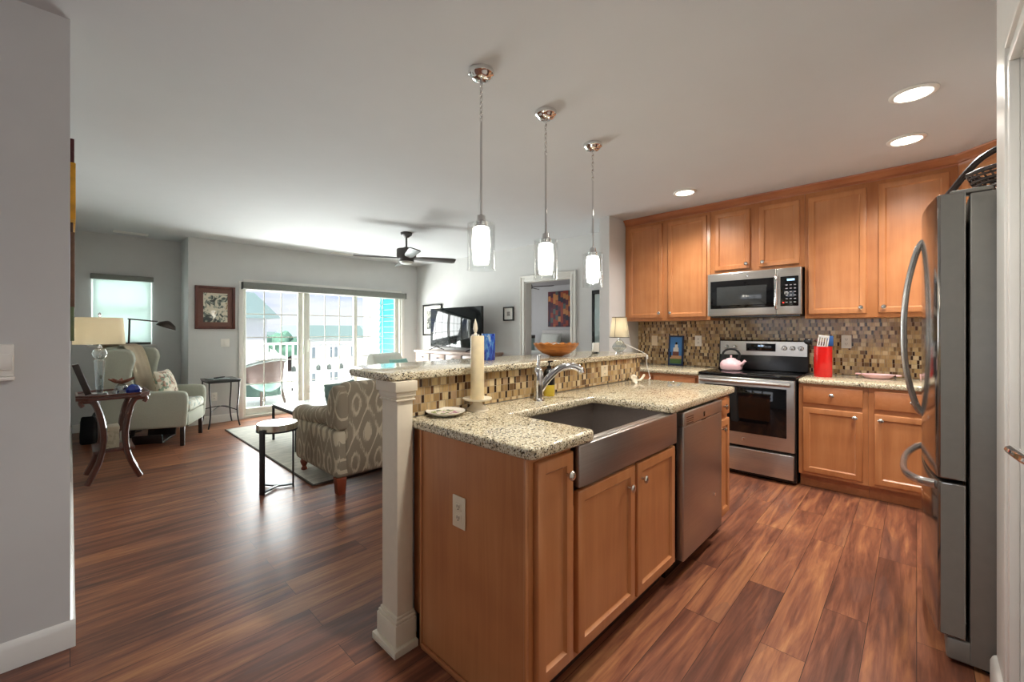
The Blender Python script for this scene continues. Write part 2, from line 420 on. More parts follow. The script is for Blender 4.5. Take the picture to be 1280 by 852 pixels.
# back left window with roller shade
w = struct('window_1', NB() and B(.19, .79, YW+.05, YW+.075, 1.09, 1.14), M_white)
bm = NB()
for x0, x1, z0, z1 in ((.19, .225, 1.14, 1.98), (.755, .79, 1.14, 1.98), (.225, .755, 1.94, 1.98), (.225, .755, 1.52, 1.56)): box(bm, x0, x1, YW+.05, YW+.075, z0, z1)
part('sash', bm, M_white, w)
part('pane', B(.225, .755, YW+.058, YW+.064, 1.14, 1.94), M_pane, w)
part('sill', B(.15, .83, YW-.03, YW+.05, 1.065, 1.09, .004), M_white, w)
shade_n = N('aqua_roller_shade'); shade_n.set(srgb(214, 228, 226), .9)
tr = shade_n.n('ShaderNodeBsdfTranslucent'); tr.inputs[0].default_value = srgb(198, 208, 204); ms = shade_n.n('ShaderNodeMixShader'); ms.inputs[0].default_value = .5
shade_n.l(shade_n.p.outputs[0], ms.inputs[1]); shade_n.l(tr.outputs[0], ms.inputs[2]); shade_n.l(ms.outputs[0], shade_n.out.inputs[0])
M_fascia = plain('grey_fascia', (128, 130, 124), .6)
M_shadebar = plain('shade_bar', (70, 70, 66), .5)
t = thing('roller_shade', 'pale aqua roller shade pulled down over the small left window', 'window shade', (.49, YW-.02, 1.09))
part('fascia', B(-.31, .31, -.07, .019, .845, .91, .006), M_fascia, t)
part('fabric', B(-.285, .285, -.005, .0, .03, .85), shade_n.m, t)
part('hem_bar', B(-.285, .285, -.012, .006, .0, .03, .004), M_shadebar, t)

# sliding glass door
M_vinyl = plain('slider_vinyl', (214, 214, 204), .4, var=.01)
bm = NB()
box(bm, 1.76, 1.79, YS+.01, YS+.13, 0, 1.96); box(bm, 4.37, 4.40, YS+.01, YS+.13, 0, 1.96); box(bm, 1.79, 4.37, YS+.01, YS+.13, 1.93, 1.96); box(bm, 1.79, 4.37, YS+.01, YS+.13, 0, .035)
dr = struct('door_1', bm, M_vinyl)
panels = [(1.79, 2.63, .085, 1.815, 2.55), (2.63, 3.51, .045, 2.715, 3.465), (3.51, 4.37, .085, 3.55, 4.305)]
for i, (x0, x1, yo, g0, g1) in enumerate(panels):
    y0 = YS+yo-.017; y1 = YS+yo+.017
    bm = NB()
    box(bm, x0, g0, y0, y1, .035, 1.93, .003); box(bm, g1, x1, y0, y1, .035, 1.93, .003)
    box(bm, g0, g1, y0, y1, .035, .135, .003); box(bm, g0, g1, y0, y1, 1.87, 1.93, .003)
    p = part('door_panel', bm, M_vinyl, dr)
    part('pane', B(g0, g1, YS+yo-.004, YS+yo+.004, .135, 1.87), M_pane, p)
    bm = NB()
    for k in (1, 2): x = g0+(g1-g0)*k/3; box(bm, x-.007, x+.007, YS+yo-.009, YS+yo-.0045, .135, 1.87)
    for k in range(1, 5): z = .135+(1.735)*k/5; box(bm, g0, g1, YS+yo-.0095, YS+yo-.0045, z-.007, z+.007)
    part('grille', bm, M_vinyl, p)
part('pull_handle', T(spline([(2.70, YS+.03, .92), (2.70, YS-.012, .95), (2.70, YS-.02, 1.03), (2.70, YS-.012, 1.11), (2.70, YS+.03, 1.14)]), .009), M_white, dr)
bm = NB(); box(bm, 1.70, 1.76, YS-.018, YS, 0, 1.99, .004); box(bm, 4.40, 4.46, YS-.018, YS, 0, 1.99, .004); box(bm, 1.76, 4.40, YS-.018, YS, 1.96, 2.02, .004)
struct('trim_3', bm, M_white)
t = thing('shade_valance', 'long grey roller shade cassette above the sliding glass door', 'window shade', (3.09, YS-.02, 1.87))
part('cassette', B(-1.355, 1.355, -.085, -.001, 0, .105, .02), M_fascia, t)
for s in (-1, 1): part('end_cap', B(s*1.356-.006, s*1.356+.006, -.087, 0, -.002, .107, .018), M_shadebar, t)

# bedroom doorway casing and pantry door
def casing(name, axis, f, a0, a1, zt, w=.085, sg=-1):
    bm = NB()
    for d0, d1, th in ((.003, w-.003, .012), (.0015, w*.35, .02), (w*.78, w, .022)):
        segs = [(a0-d1, a0-d0, 0, zt+d1), (a1+d0, a1+d1, 0, zt+d1), (a0-d0, a1+d0, zt+d0, zt+d1)]
        for p, q, z0, z1 in segs:
            if axis == 'y': box(bm, min(f, f+sg*th), max(f, f+sg*th), p, q, z0, z1, .003)
            else: box(bm, p, q, min(f, f+sg*th), max(f, f+sg*th), z0, z1, .003)
    return struct(name, bm, M_white)
casing('trim_4', 'y', XT, 3.31, 4.13, 2.0)
bm = NB(); box(bm, XT, XT+.13, 3.3105, 3.325, 0, 2.0); box(bm, XT, XT+.13, 4.115, 4.1295, 0, 2.0); box(bm, XT, XT+.13, 3.325, 4.115, 1.985, 2.0)
struct('trim_5', bm, M_white)
casing('trim_6', 'x', -.205, 1.00, 1.86, 2.03, .09, 1)
d2 = struct('door_2', B(1.002, 1.858, -.25, -.212, .008, 2.028), M_white)
bm = NB(); lathe(bm, [(.028, 0), (.028, .008), (.012, .012), (.011, .05)], M=Matrix.Rotation(-PI/2, 4, 'X'), c=(1.34, -.212, 1.005), seg=20)
tube(bm, spline([(1.34, -.185, 1.005), (1.37, -.165, 1.006), (1.43, -.155, 1.008), (1.50, -.153, 1.004)]), [.012]*19, sc=(1, .8))
part('lever_handle', bm, M_chrome, d2)

# frames of the west window and of the rear window added for fill
for nm, a in (('window_2', None), ('window_rear_fill', None)):
    bm = NB()
    if nm == 'window_2':
        for y in (.4, 1.3, 2.2, 3.26): box(bm, -3.57, -3.53, y-.04*(y > 1 and y < 3), y+.04+.04*(y > 1 and y < 3), .9, 2.3)
        box(bm, -3.57, -3.53, .4, 3.3, .9, .94); box(bm, -3.57, -3.53, .4, 3.3, 2.26, 2.3)
    else:
        for x in (-1.3, -.18, .94, 2.06): box(bm, x, x+.04, -3.07, -3.03, .75, 2.35)
        box(bm, -1.3, 2.1, -3.07, -3.03, .75, .79); box(bm, -1.3, 2.1, -3.07, -3.03, 2.31, 2.35)
    struct(nm, bm, M_white)

# ------------------------------------------------------------------ CABINETS (local: front faces -y, x to the viewer's right, origin at front-left floor)
def shaker(x0, x1, z0, z1, th=.02, fr=.058):
    bm = NB(); t = bmesh.new(); bmesh.ops.create_cube(t, size=1)
    for v in t.verts: v.co = Vector(((x0+x1)/2+v.co.x*(x1-x0), -th/2+v.co.y*th, (z0+z1)/2+v.co.z*(z1-z0)))
    t.faces.ensure_lookup_table()
    f = [q for q in t.faces if q.normal.y < -.5][0]
    bmesh.ops.bevel(t, geom=[e for e in f.edges], offset=.007, segments=3, profile=.5, affect='EDGES')
    f = max((q for q in t.faces if q.normal.y < -.99), key=lambda q: q.calc_area())
    bmesh.ops.inset_individual(t, faces=[f], thickness=fr-.011, depth=0)
    bmesh.ops.inset_individual(t, faces=[f], thickness=.007, depth=-.007)
    bmesh.ops.inset_individual(t, faces=[f], thickness=.006, depth=-.003)
    merge(bm, t); return bm
def slab_front(x0, x1, z0, z1, th=.02): return B(x0, x1, -th, 0, z0, z1, .006, 3)
KPROF = [(.006, 0), (.005, .012), (.0155, .018), (.017, .023), (.012, .028), (.0, .030)]
def knob(x, z, parent): return part('knob', L(KPROF, (x, -.02, z), M=Matrix.Rotation(PI/2, 4, 'X'), seg=18), M_knob, parent)
RNG = -PI/2   # rotation for units on the range wall (local -y -> world -x)
def unit(name, label, cat, loc, rz, w, depth, z0, z1, doors, drawers=(), toe=False, wood=None, group=None, inset=.0, ends=None):
    t = thing(name, label, cat, loc, rz, group)
    bm = NB()
    if toe:
        box(bm, 0, w, 0, depth, .11, z1); part('cabinet_body', bm, M_cab, t)
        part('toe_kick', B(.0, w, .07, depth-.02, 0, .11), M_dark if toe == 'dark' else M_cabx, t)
    else:
        box(bm, 0, w, 0, depth, z0, z1, .002); part('cabinet_body', bm, M_cab, t)
    for (x0, x1, a, b, kx, kz) in doors:
        d = part('door', shaker(x0, x1, a, b), M_cab, t)
        if kx is not None: knob(kx, kz, d)
    for (x0, x1, a, b, kx, kz) in drawers:
        d = part('drawer', slab_front(x0, x1, a, b), M_cabx, t)
        if kx is not None: knob(kx, kz, d)
    return t
UX = 4.495   # face plane of uppers
ZB, ZC = 1.382, 2.462
def yx(y0, *ys): return [y0-y for y in ys]
# upper unit left (36")
y0 = 2.378; w = y0-1.462
unit('wall_cabinet', 'tall maple wall cabinet with two doors at the left end of the run', 'wall cabinet', (UX, y0, 0), RNG, w, XR-UX-.001, ZB, ZC,
     [(.045, .435, 1.415, 2.43, .405, 1.465), (.495, .885, 1.415, 2.43, .525, 1.465)])
# over microwave
y0 = 1.460; w = y0-.692
unit('wall_cabinet', 'short maple wall cabinet with two doors above the microwave', 'wall cabinet', (UX, y0, 0), RNG, w, XR-UX-.001, 1.83, ZC,
     [(.04, .352, 1.862, 2.42, .322, 1.905), (.425, .735, 1.862, 2.42, .455, 1.905)])
# upper right
y0 = .690; w = y0+.212
unit('wall_cabinet', 'tall maple wall cabinet with two doors right of the microwave', 'wall cabinet', (UX, y0, 0), RNG, w, XR-UX-.001, ZB, ZC,
     [(.025, .405, 1.415, 2.42, .372, 1.462), (.475, .86, 1.415, 2.43, .508, 1.462)])
# diagonal corner unit
t = thing('wall_cabinet', 'diagonal maple corner wall cabinet above and behind the refrigerator', 'wall cabinet', (UX, -.214, 0))
bm = NB(); prism(bm, [(0, 0), (XR-UX-.001, 0), (XR-UX-.001, -.604), (-.29, -.604), (-.29, -.29)], 'z', ZB, ZC); part('cabinet_body', bm, M_cab, t)
dd = part('door', shaker(.04, .37, 1.415, 2.42), M_cab, t); dd.rotation_euler = (0, 0, -PI/4-PI/2+PI/2); dd.rotation_euler = (0, 0, math.radians(-135+0)); dd.location = (0, 0, 0)
knob(.34, 1.46, dd)
# crown
def crown_bm():
    prof = [(.0, .0), (.004, .012), (.014, .018), (.02, .034), (.04, .05), (.048, .056), (.05, .068), (0, .068)]
    path = [(XR-.002, 2.379), (UX, 2.379), (UX, -.214), (UX-.29, -.214-.29), (UX-.29, -.815)]
    t = bmesh.new(); rings = []; n = len(path)
    nor = [(-0., 1.), (-1, 0), (-.7071, .7071), (-1, 0)]   # outward normals per segment
    nor[2] = (-.7071, .7071)
    for i, p in enumerate(path):
        if i == 0: m = Vector(nor[0])
        elif i == n-1: m = Vector(nor[-1])
        else:
            a, b = Vector(nor[i-1]), Vector(nor[i]); m = (a+b); m = m/(m.dot(a))
        if i in (0, 1): m.y = .0
        rings.append([t.verts.new((p[0]+m.x*o, p[1]+m.y*o, ZC+z)) for o, z in prof])
    for a, b in zip(rings, rings[1:]):
        for k in range(len(prof)): t.faces.new((a[k], b[k], b[(k+1) % len(prof)], a[(k+1) % len(prof)]))
    t.faces.new(rings[0]); t.faces.new(rings[-1]); bmesh.ops.recalc_face_normals(t, faces=t.faces)
    return t
solo('crown_molding', crown_bm(), M_crown, 'dark maple crown moulding running along the top of the wall cabinets', 'moulding')

BX = 4.215; ZT = .845   # base cabinet face; height of base boxes on the range wall
unit('base_cabinet', 'maple base cabinet with drawer over door immediately right of the range', 'base cabinet', (BX, .688, 0), RNG, .43, XR-BX-.01, 0, ZT,
     [(.03, .40, .135, .655, .355, .612)], [(.03, .40, .69, .825, .215, .765)], toe=True)
unit('base_cabinet', 'maple base cabinet with drawer over door partly behind the refrigerator', 'base cabinet', (BX, .257, 0), RNG, 1.07, XR-BX-.01, 0, ZT,
     [(.035, .46, .135, .655, .07, .612), (.50, .93, .135, .655, None, 0)], [(.035, .46, .69, .825, .24, .765), (.50, .93, .69, .825, .71, .765)], toe=True)
unit('base_cabinet', 'maple base cabinet left of the range, mostly hidden by the island', 'base cabinet', (BX, 2.378, 0), RNG, .91, XR-BX-.01, 0, ZT,
     [(.03, .44, .135, .655, .40, .612), (.47, .88, .135, .655, .51, .612)], [(.03, .44, .69, .825, .235, .765), (.47, .88, .69, .825, .675, .765)], toe=True)
def counter_box(y0, y1): return B(BX-.03, XR-.01, y0, y1, ZT+.001, .885, .012, 3)
solo('countertop', counter_box(1.468, 2.378), M_gran, 'speckled granite countertop left of the range below the lighthouse picture', 'countertop')
solo('countertop', counter_box(-.81, .688), M_gran, 'speckled granite countertop right of the range under the red crock', 'countertop')

# ------------------------------------------------------------------ ISLAND
IY = .865; IT = .873
def iunit(name, label, x0, x1, doors, drawers=(), zt=IT):
    D = 1.49-IY
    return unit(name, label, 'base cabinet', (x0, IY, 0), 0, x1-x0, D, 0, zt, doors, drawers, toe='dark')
t = iunit('island_cabinet', 'narrow maple island cabinet with one door left of the apron sink', 1.012, 1.238, [(.024, .219, .135, .855, .178, .785)])
iunit('island_cabinet', 'maple sink base cabinet with two doors under the steel apron sink', 1.2385, 2.118,
      [(.02, .445, .135, .706, .383, .628), (.468, .862, .135, .706, .503, .636)], zt=.655)
iunit('island_cabinet', 'slim maple island cabinet with drawer at the far end by the range', 2.768, 2.965, [(.012, .185, .135, .725, .04, .672)], [(.012, .185, .752, .862, .06, .808)])
t = thing('island_end_panel', 'flat maple panel covering the near end of the kitchen island', 'panel', (1.0, 1.16, 0))
part('panel', B(0, .011, -.285, .268, 0, IT), M_cab, t)
part('corner_stile', B(-.004, .011, -.297, -.286, 0, IT, .003), M_cab, t)
part('edge_strip', B(-.006, .0, .255, .268, 0, IT, .002), M_cab, t)
part('shoe_molding', B(-.012, 0, -.285, .255, 0, .022, .006), M_cabx, t)
# island countertop with sink cut-out
def island_top():
    x0, x1, y0, y1 = .985, 3.02, .828, 1.493
    sx0, sx1, sy = 1.345, 2.03, 1.262
    r = .03
    def arc(cx, cy, a0, a1, n=5): return [(cx+r*math.cos(math.radians(a0+(a1-a0)*i/n)), cy+r*math.sin(math.radians(a0+(a1-a0)*i/n))) for i in range(n+1)]
    poly = [(x0, y1)] + arc(x0+r, y0+r, 180, 270) + [(sx0-.012, y0), (sx0, y0+.012), (sx0, sy), (sx1, sy), (sx1, y0+.012), (sx1+.012, y0)] + arc(x1-r, y0+r, 270, 360) + [(x1, y1)]
    return prism(NB(), poly, 'z', IT+.001, .915, .011, 3)
solo('island_countertop', island_top(), M_gran, 'speckled granite lower countertop of the island around the sink', 'countertop')
# farmhouse sink
t = thing('apron_sink', 'stainless steel apron front sink set into the island', 'sink', (1.675, .86, 0))
part('apron', B(-.424, .424, -.024, -.003, .722, .872, .006, 3), M_steeld, t)
bm = NB(); zf = .672
box(bm, -.36, .38, .0, .43, zf, zf+.006); box(bm, -.366, -.36, 0, .43, zf, .87); box(bm, .38, .386, 0, .43, zf, .87)
box(bm, -.36, .38, .424, .43, zf, .87); box(bm, -.36, .38, -.002, .03, zf, .872, .003)
part('basin', bm, M_steeld, t)
part('drain', L([(.045, 0), (.045, .004), (.03, .005), (.028, .001), (0, .001)], (.0, .22, zf+.006)), M_chrome, t)
# dishwasher
t = thing('dishwasher', 'stainless steel dishwasher built into the island beyond the sink', 'dishwasher', (2.135, .86, 0))
part('tub', B(.0, .62, .01, .6, .11, .862), M_black, t)
d = part('door', B(.03, .615, -.03, .009, .112, .79, .006, 3), M_steeld, t)
part('badge', L([(.011, 0), (.011, .002), (.008, .003)], (.49, -.03, .33), M=Matrix.Rotation(PI/2, 4, 'X'), seg=16), M_chrome, d)
c = part('control_panel', B(.03, .615, -.032, .009, .792, .862, .006, 3), M_steel, t)
bm = NB()
for k in range(4): box(bm, .06, .155, -.0335, -.032, .80+.011*k, .803+.011*k)
part('vent', bm, M_black, c)
part('latch', B(.305, .325, -.034, -.03, .805, .832, .002), M_black, c)
part('pocket_handle', L([(.055, 0), (.05, -.003), (.03, -.004), (0, -.004)], (0, 0, 0), M=Matrix.Translation((.315, -.029, .772)) @ Matrix.Scale(.42, 4, (0, 0, 1)) @ Matrix.Rotation(PI/2, 4, 'X')), M_black, d)
part('kick_plate', B(.02, .62, .06, .08, 0, .11), M_black, t)

# bar: post, counter
t = thing('bar_post', 'cream painted square post with moulded cap and base at the bar end', 'post', (.9475, 1.5175, 0))
part('shaft', B(-.0365, .0365, -.0575, .0575, 0, 1.072, .003), M_cream, t)
bm = NB()
for z0, z1, o in ((1.0, 1.008, .006), (1.008, 1.03, .01), (1.03, 1.072, .018), (.992, 1.0, .009)): box(bm, -.0365-o, .0365+min(o, .012), -.0575-o, .0575+o, z0, z1, .003)
part('cap', bm, M_cream, t)
bm = NB()
for z0, z1, o in ((0, .03, .03), (.03, .115, .016), (.115, .128, .012), (.128, .14, .006)): box(bm, -.0365-o, .0365+min(o, .008), -.0575-o, .0575+o, z0, z1, .004)
part('base', bm, M_cream, t)
def bar_top():
    x0, x1, y0, y1 = .875, 3.085, 1.466, 1.95
    def arc(cx, cy, r, a0, a1, n=6): return [(cx+r*math.cos(math.radians(a0+(a1-a0)*i/n)), cy+r*math.sin(math.radians(a0+(a1-a0)*i/n))) for i in range(n+1)]
    poly = arc(x0+.05, y0+.05, .05, 180, 270)+[(x1, y0), (x1, y1)]+arc(x0+.20, y1-.20, .20, 90, 180, 8)
    return prism(NB(), poly, 'z', 1.073, 1.105, .008, 3)
solo('bar_countertop', bar_top(), M_gran, 'speckled granite raised bar top holding the bowl and the blue vase', 'countertop')
BT = 1.1055; KT = .9155

# outlets
def outlet(loc, rz, label, m=M_cream_plastic, wide=.07, h=.115, sw=False):
    t = thing('wall_outlet' if not sw else 'wall_switch', label, 'outlet' if not sw else 'switch', loc, rz)
    part('cover_plate', B(-wide/2, wide/2, -.006, 0, -h/2, h/2, .003), m, t)
    if not sw:
        for z in (-.02, .02):
            f = part('socket_face', B(-.017, .017, -.008, -.006, z-.014, z+.014, .002), m, t)
            bm = NB()
            for x in (-.006, .006): box(bm, x-.0012, x+.0012, -.0086, -.008, z-.003, z+.007)
            box(bm, -.002, .002, -.0086, -.008, z-.010, z-.006)
            part('slots', bm, M_black, f)
    else:
        part('toggle', B(-.016, .016, -.010, -.006, -.033, .033, .002), m, t)
    return t
outlet((.9995, 1.183, .614), RNG, 'almond outlet on the maple end panel of the island')
outlet((2.525, 1.4935, 1.005), 0, 'almond outlet on the mosaic tile of the island bar wall', wide=.085, h=.075)
outlet((XR-.0095, 1.69, 1.165), RNG, 'white outlet on the mosaic backsplash between lighthouse picture and range', M_white_plastic)
outlet((XR-.0095, .44, 1.178), RNG, 'white outlet on the mosaic backsplash right of the red crock', M_white_plastic)
outlet((XR-.0095, 2.18, 1.16), RNG, 'almond switch on the mosaic backsplash left of the lighthouse picture', sw=True)
outlet((1.535, YS-.0005, 1.105), 0, 'white switch plate on the wall below the bird print', M_white_plastic, sw=True, wide=.11)
outlet((1.405, YS-.0005, .36), 0, 'white outlet low on the wall behind the iron table', M_white_plastic)
t = thing('thermostat', 'white thermostat with a lower lip on the near left wall', 'thermostat', (-.205, 2.4315, 1.157))
part('cover_plate', B(-.05, .056, -.012, 0, -.055, .066, .004), M_white_plastic, t)
part('flip_door', B(-.05, .053, -.02, -.012, -.03, .03, .003), M_white_plastic, t)
part('lower_lip', B(-.05, .058, -.024, -.0, -.07, -.0555, .004), M_white_plastic, t)

# ------------------------------------------------------------------ RANGE
RW = .758
t = thing('range', 'stainless steel electric range with black glass cooktop', 'range', (4.18, 1.458, 0), RNG)
part('body', B(0, RW, .012, .63, .02, .872), M_black, t)
part('cooktop', B(-.002, RW+.002, -.02, .60, .873, .893, .006), M_blackgl, t)
dr_ = part('storage_drawer', B(.012, RW-.012, -.028, .011, .045, .248, .006, 3), M_steel, t)
od = part('oven_door', B(.006, RW-.006, -.032, .011, .272, .862, .006, 3), M_steel, t)
part('oven_window', B(.06, RW-.06, -.036, -.03, .385, .79, .004), M_blackgl, od)
part('badge', L([(.012, 0), (.012, .002), (.009, .003)], (RW/2, -.032, .33), M=Matrix.Rotation(PI/2, 4, 'X'), seg=16), M_chrome, od)
bm = NB(); tube(bm, [(.03, -.075, .828), (RW-.03, -.075, .828)], .015, seg=14)
for x in (.05, RW-.05): box(bm, x-.012, x+.012, -.07, -.03, .818, .838, .003)
part('oven_handle', bm, M_steel, od)
bk = part('back_panel', prism(NB(), [(.545, .893), (.57, 1.0), (.575, 1.17), (.625, 1.185), (.63, .893)], 'x', 0, RW, .004), M_black, t)
part('control_fascia', prism(NB(), [(.566, 1.035), (.572, 1.17), (.58, 1.17), (.578, 1.035)], 'x', .012, RW-.012), M_steel, bk)
part('display', B(.25, .50, .562, .57, 1.075, 1.15, .003), M_blackgl, bk)
M_digit = emit('clock_digits', (190, 220, 255), 1.2)
bm = NB()
for k, x in enumerate((.355, .367, .381, .393)): box(bm, x, x+.006, .5605, .562, 1.12, 1.134)
part('clock_digits', bm, M_digit, bk)
for x in (.07, .145, .57, .635, .70):
    k = part('control_knob', L([(.022, 0), (.021, .016), (.017, .02), (0, .02)], (x, .57, 1.11), M=Matrix.Rotation(PI/2, 4, 'X'), seg=18), M_steel, bk)
    part('grip', B(x-.004, x+.004, .542, .551, 1.092, 1.128, .002), M_chrome, k)
bm = NB()
for cx_, cy_, r in ((.19, .15, .10), (.57, .15, .115), (.19, .40, .08), (.57, .40, .09)):
    lathe(bm, [(r, .8932), (r-.003, .8934), (r-.003, .8932)], (cx_, cy_, 0), seg=40, caps=False)
part('burner_rings', bm, plain('burner_print', (70, 70, 72), .2), t)

# ------------------------------------------------------------------ MICROWAVE
t = thing('microwave', 'stainless over the range microwave with black door window', 'microwave', (4.42, 1.458, 1.415), RNG)
part('body', B(.0, RW, .022, XR-4.42-.004, .0, .412), M_black, t)
part('vent_bottom', B(.02, RW-.02, .03, .35, -.012, 0), M_black, t)
d = part('door', B(0, .575, -.018, .02, .0, .41, .008, 3), M_steel, t)
part('window', B(.028, .56, -.022, -.016, .07, .335, .006), M_blackgl, d)
part('inner_window', B(.085, .50, -.0235, -.021, .10, .275, .004), plain('mesh_window', (52, 54, 54), .06), d)
part('badge', L([(.012, 0), (.012, .002), (.009, .003)], (.345, -.018, .368), M=Matrix.Rotation(PI/2, 4, 'X'), seg=16), M_chrome, d)
part('handle', T(spline([(.577, -.018, .055), (.577, -.05, .075), (.577, -.055, .2), (.577, -.05, .325), (.577, -.018, .345)]), .013, seg=12), M_chrome, d)
c = part('control_frame', B(.577, RW, -.018, .02, .0, .41, .008, 3), M_steel, t)
part('keypad', B(.605, .738, -.022, -.016, .075, .335, .006), M_blackgl, c)
part('display', B(.655, .71, -.0235, -.021, .295, .312), emit('microwave_clock', (180, 225, 255), 1.4), c)
M_btn = plain('button_print', (150, 150, 152), .4)
bm = NB()
for r in range(6):
    for q in range(3): box(bm, .645+.03*q, .66+.03*q, -.0235, -.021, .105+.03*r, .112+.03*r)
part('buttons', bm, M_btn, c)
part('start_button', B(.622, .634, -.0235, -.021, .10, .112), emit('red_led', (255, 60, 50), 1), c)

# ------------------------------------------------------------------ REFRIGERATOR (front faces +y; local origin front centre floor, +y front)
FX, FY = 2.825, -.14; HW = .453
t = thing('refrigerator', 'stainless french door refrigerator with dark grey sides', 'refrigerator', (FX, FY, 0))
part('case', B(-HW, HW, -.66, -.002, .02, 1.79, .006), M_fridge, t)
part('base_grille', B(-HW+.005, HW-.005, -.02, .06, .015, .10, .01, 3), M_fridge, t)
def bowed(x0, x1, z0, z1, n=14):
    poly = [(x1, .008), (x0, .008)]
    fy = lambda x: .082+.042*(1-(x/HW)**2)
    r = .012
    poly.append((x0, fy(x0)-r)); 
    for i in range(n+1):
        x = x0+(x1-x0)*i/n
        poly.append((x+(r*.6 if i == 0 else -r*.6 if i == n else 0), fy(x)))
    poly.append((x1, fy(x1)-r))
    return prism(NB(), poly, 'z', z0, z1, .003)
for x0, x1, hx in ((-HW, -.003, -.05), (.003, HW, .05)):
    d = part('door', bowed(x0, x1, .705, 1.80), M_slate, t)
    part('edge_band', B(x0-.0015 if x0 < -.1 else x1, x0 if x0 < -.1 else x1+.0015, .012, .074, .71, 1.795), M_fridge, d)
    y0_ = .122
    part('handle', T(spline([(hx, y0_-.004, .885), (hx, y0_+.022, .93), (hx, y0_+.055, 1.10), (hx, y0_+.062, 1.30), (hx, y0_+.05, 1.48), (hx, y0_+.02, 1.64), (hx, y0_-.004, 1.69)]), .0125, seg=12, sc=(1.2, .9)), M_steelz, d)
d = part('freezer_drawer', bowed(-HW, HW, .105, .69), M_slate, t)
for x in (-HW-.0015, HW): part('edge_band', B(x, x+.0015, .012, .074, .11, .685), M_fridge, d)
part('handle', T(spline([(-.40, .085, .665), (-.36, .135, .66), (-.2, .175, .645), (0, .185, .64), (.2, .175, .645), (.36, .135, .66), (.40, .085, .665)]), .0125, seg=12, sc=(1, 1.4)), M_steelz, d)
for s in (-1, 1):
    part('hinge_cover', B(s*HW-s*.0, s*HW-s*.07, -.06, .05, 1.791, 1.808, .006), M_fridge, t)
    part('foot', L([(.02, 0), (.02, .02)], (s*(HW-.05), -.05, 0)), M_black, t)
part('top_cover', B(-HW, HW, -.20, -.10, 1.7905, 1.815, .012, 3), M_fridge, t)
part('badge', B(-.02, .02, .123, .126, 1.66, 1.69, .004), M_chrome, t)

# basket on refrigerator
def weave():
    n = N('dark_wicker'); v = n.coord(); X, Y, Z = n.xyz(v)
    a = n.math('SINE', n.math('MULTIPLY', n.math('ADD', X, Y), 260)); b = n.math('SINE', n.math('MULTIPLY', Z, 420))
    f = n.math('MULTIPLY_ADD', n.math('MULTIPLY', a, b), .5, .5)
    n.set(n.ramp(f, [(.2, srgb(24, 15, 12)), (.8, srgb(78, 54, 40))]), .55); n.bump(f, .8, .006); return n.m
M_wick = weave()
t = thing('wicker_basket', 'dark woven basket with arched handle on top of the refrigerator', 'basket', (2.71, -.395, 1.8155), PI/2)
bm = NB(); lathe(bm, [(.115, 0), (.115, .01)], M=Matrix.Scale(1.7, 4, (1, 0, 0)))
part('base', bm, M_wick, t)
bm = NB(); nst = 46
def bpt(a, s, z): return ((.20+s*.04)*math.cos(a), (.115+s*.03)*math.sin(a), z*.72+.004)
for zc in (.012, .036, .06, .084, .108, .132, .15): tube(bm, [bpt(2*PI*i/40, zc/.15, zc+(.004*math.cos(2*PI*i/40))) for i in range(40)], .005, seg=6, closed=True)
for i in range(nst):
    a = 2*PI*i/nst; tube(bm, [bpt(a, 0, .004), bpt(a+.05, .5, .08), bpt(a, 1, .155)], .0035, seg=5)
    tube(bm, [bpt(a, 0, .004), bpt(a-.09, .5, .08), bpt(a-.14, 1, .155)], .003, seg=5)
part('woven_side', bm, M_wick, t)
part('rim', T([bpt(2*PI*i/40, 1.05, .16) for i in range(40)], .009, seg=8, closed=True), M_wick, t)
hp = [(-.32, 0, .02), (-.285, 0, .07), (-.24, 0, .14), (-.19, 0, .195), (-.11, 0, .23), (0, 0, .24), (.11, 0, .23), (.19, 0, .195), (.24, 0, .14), (.285, 0, .07), (.32, 0, .02)]
part('arched_handle', T(spline(hp), .013, seg=10), plain('dark_handle', (52, 38, 32), .35), t)

# ------------------------------------------------------------------ CEILING FIXTURES
M_lens = emit('downlight_lens', (255, 246, 228), 9)
def downlight(x, y, label, power=26):
    t = thing('recessed_downlight', label, 'ceiling light', (x, y, CZ))
    bm = NB(); lathe(bm, [(.098, -.0005), (.098, -.005), (.085, -.012), (.076, -.011), (.074, -.004), (.074, -.0005)], seg=36, caps=False)
    part('trim_ring', bm, M_white, t)
    part('lens', L([(.0735, -.0008), (.073, -.007), (.05, -.0085), (0, -.009)], seg=32, caps=False), M_lens, t)
    l = light('downlight_lamp', 'SPOT', (x, y, CZ-.03), power*3.4, (1, .96, .9), (0, 0, 0), spot_size=math.radians(150), spot_blend=.9, shadow_soft_size=.07)
    l.parent = t; l.location = (0, 0, -.03)
    return t
downlight(3.139, .012, 'recessed ceiling light nearest the camera')
downlight(3.866, .048, 'recessed ceiling light in front of the right wall cabinet')
downlight(3.924, 1.494, 'recessed ceiling light in front of the left wall cabinet')
downlight(1.25, .75, 'recessed fill light added above the aisle, out of frame')  # unseen fixture put in to fill the foreground with light

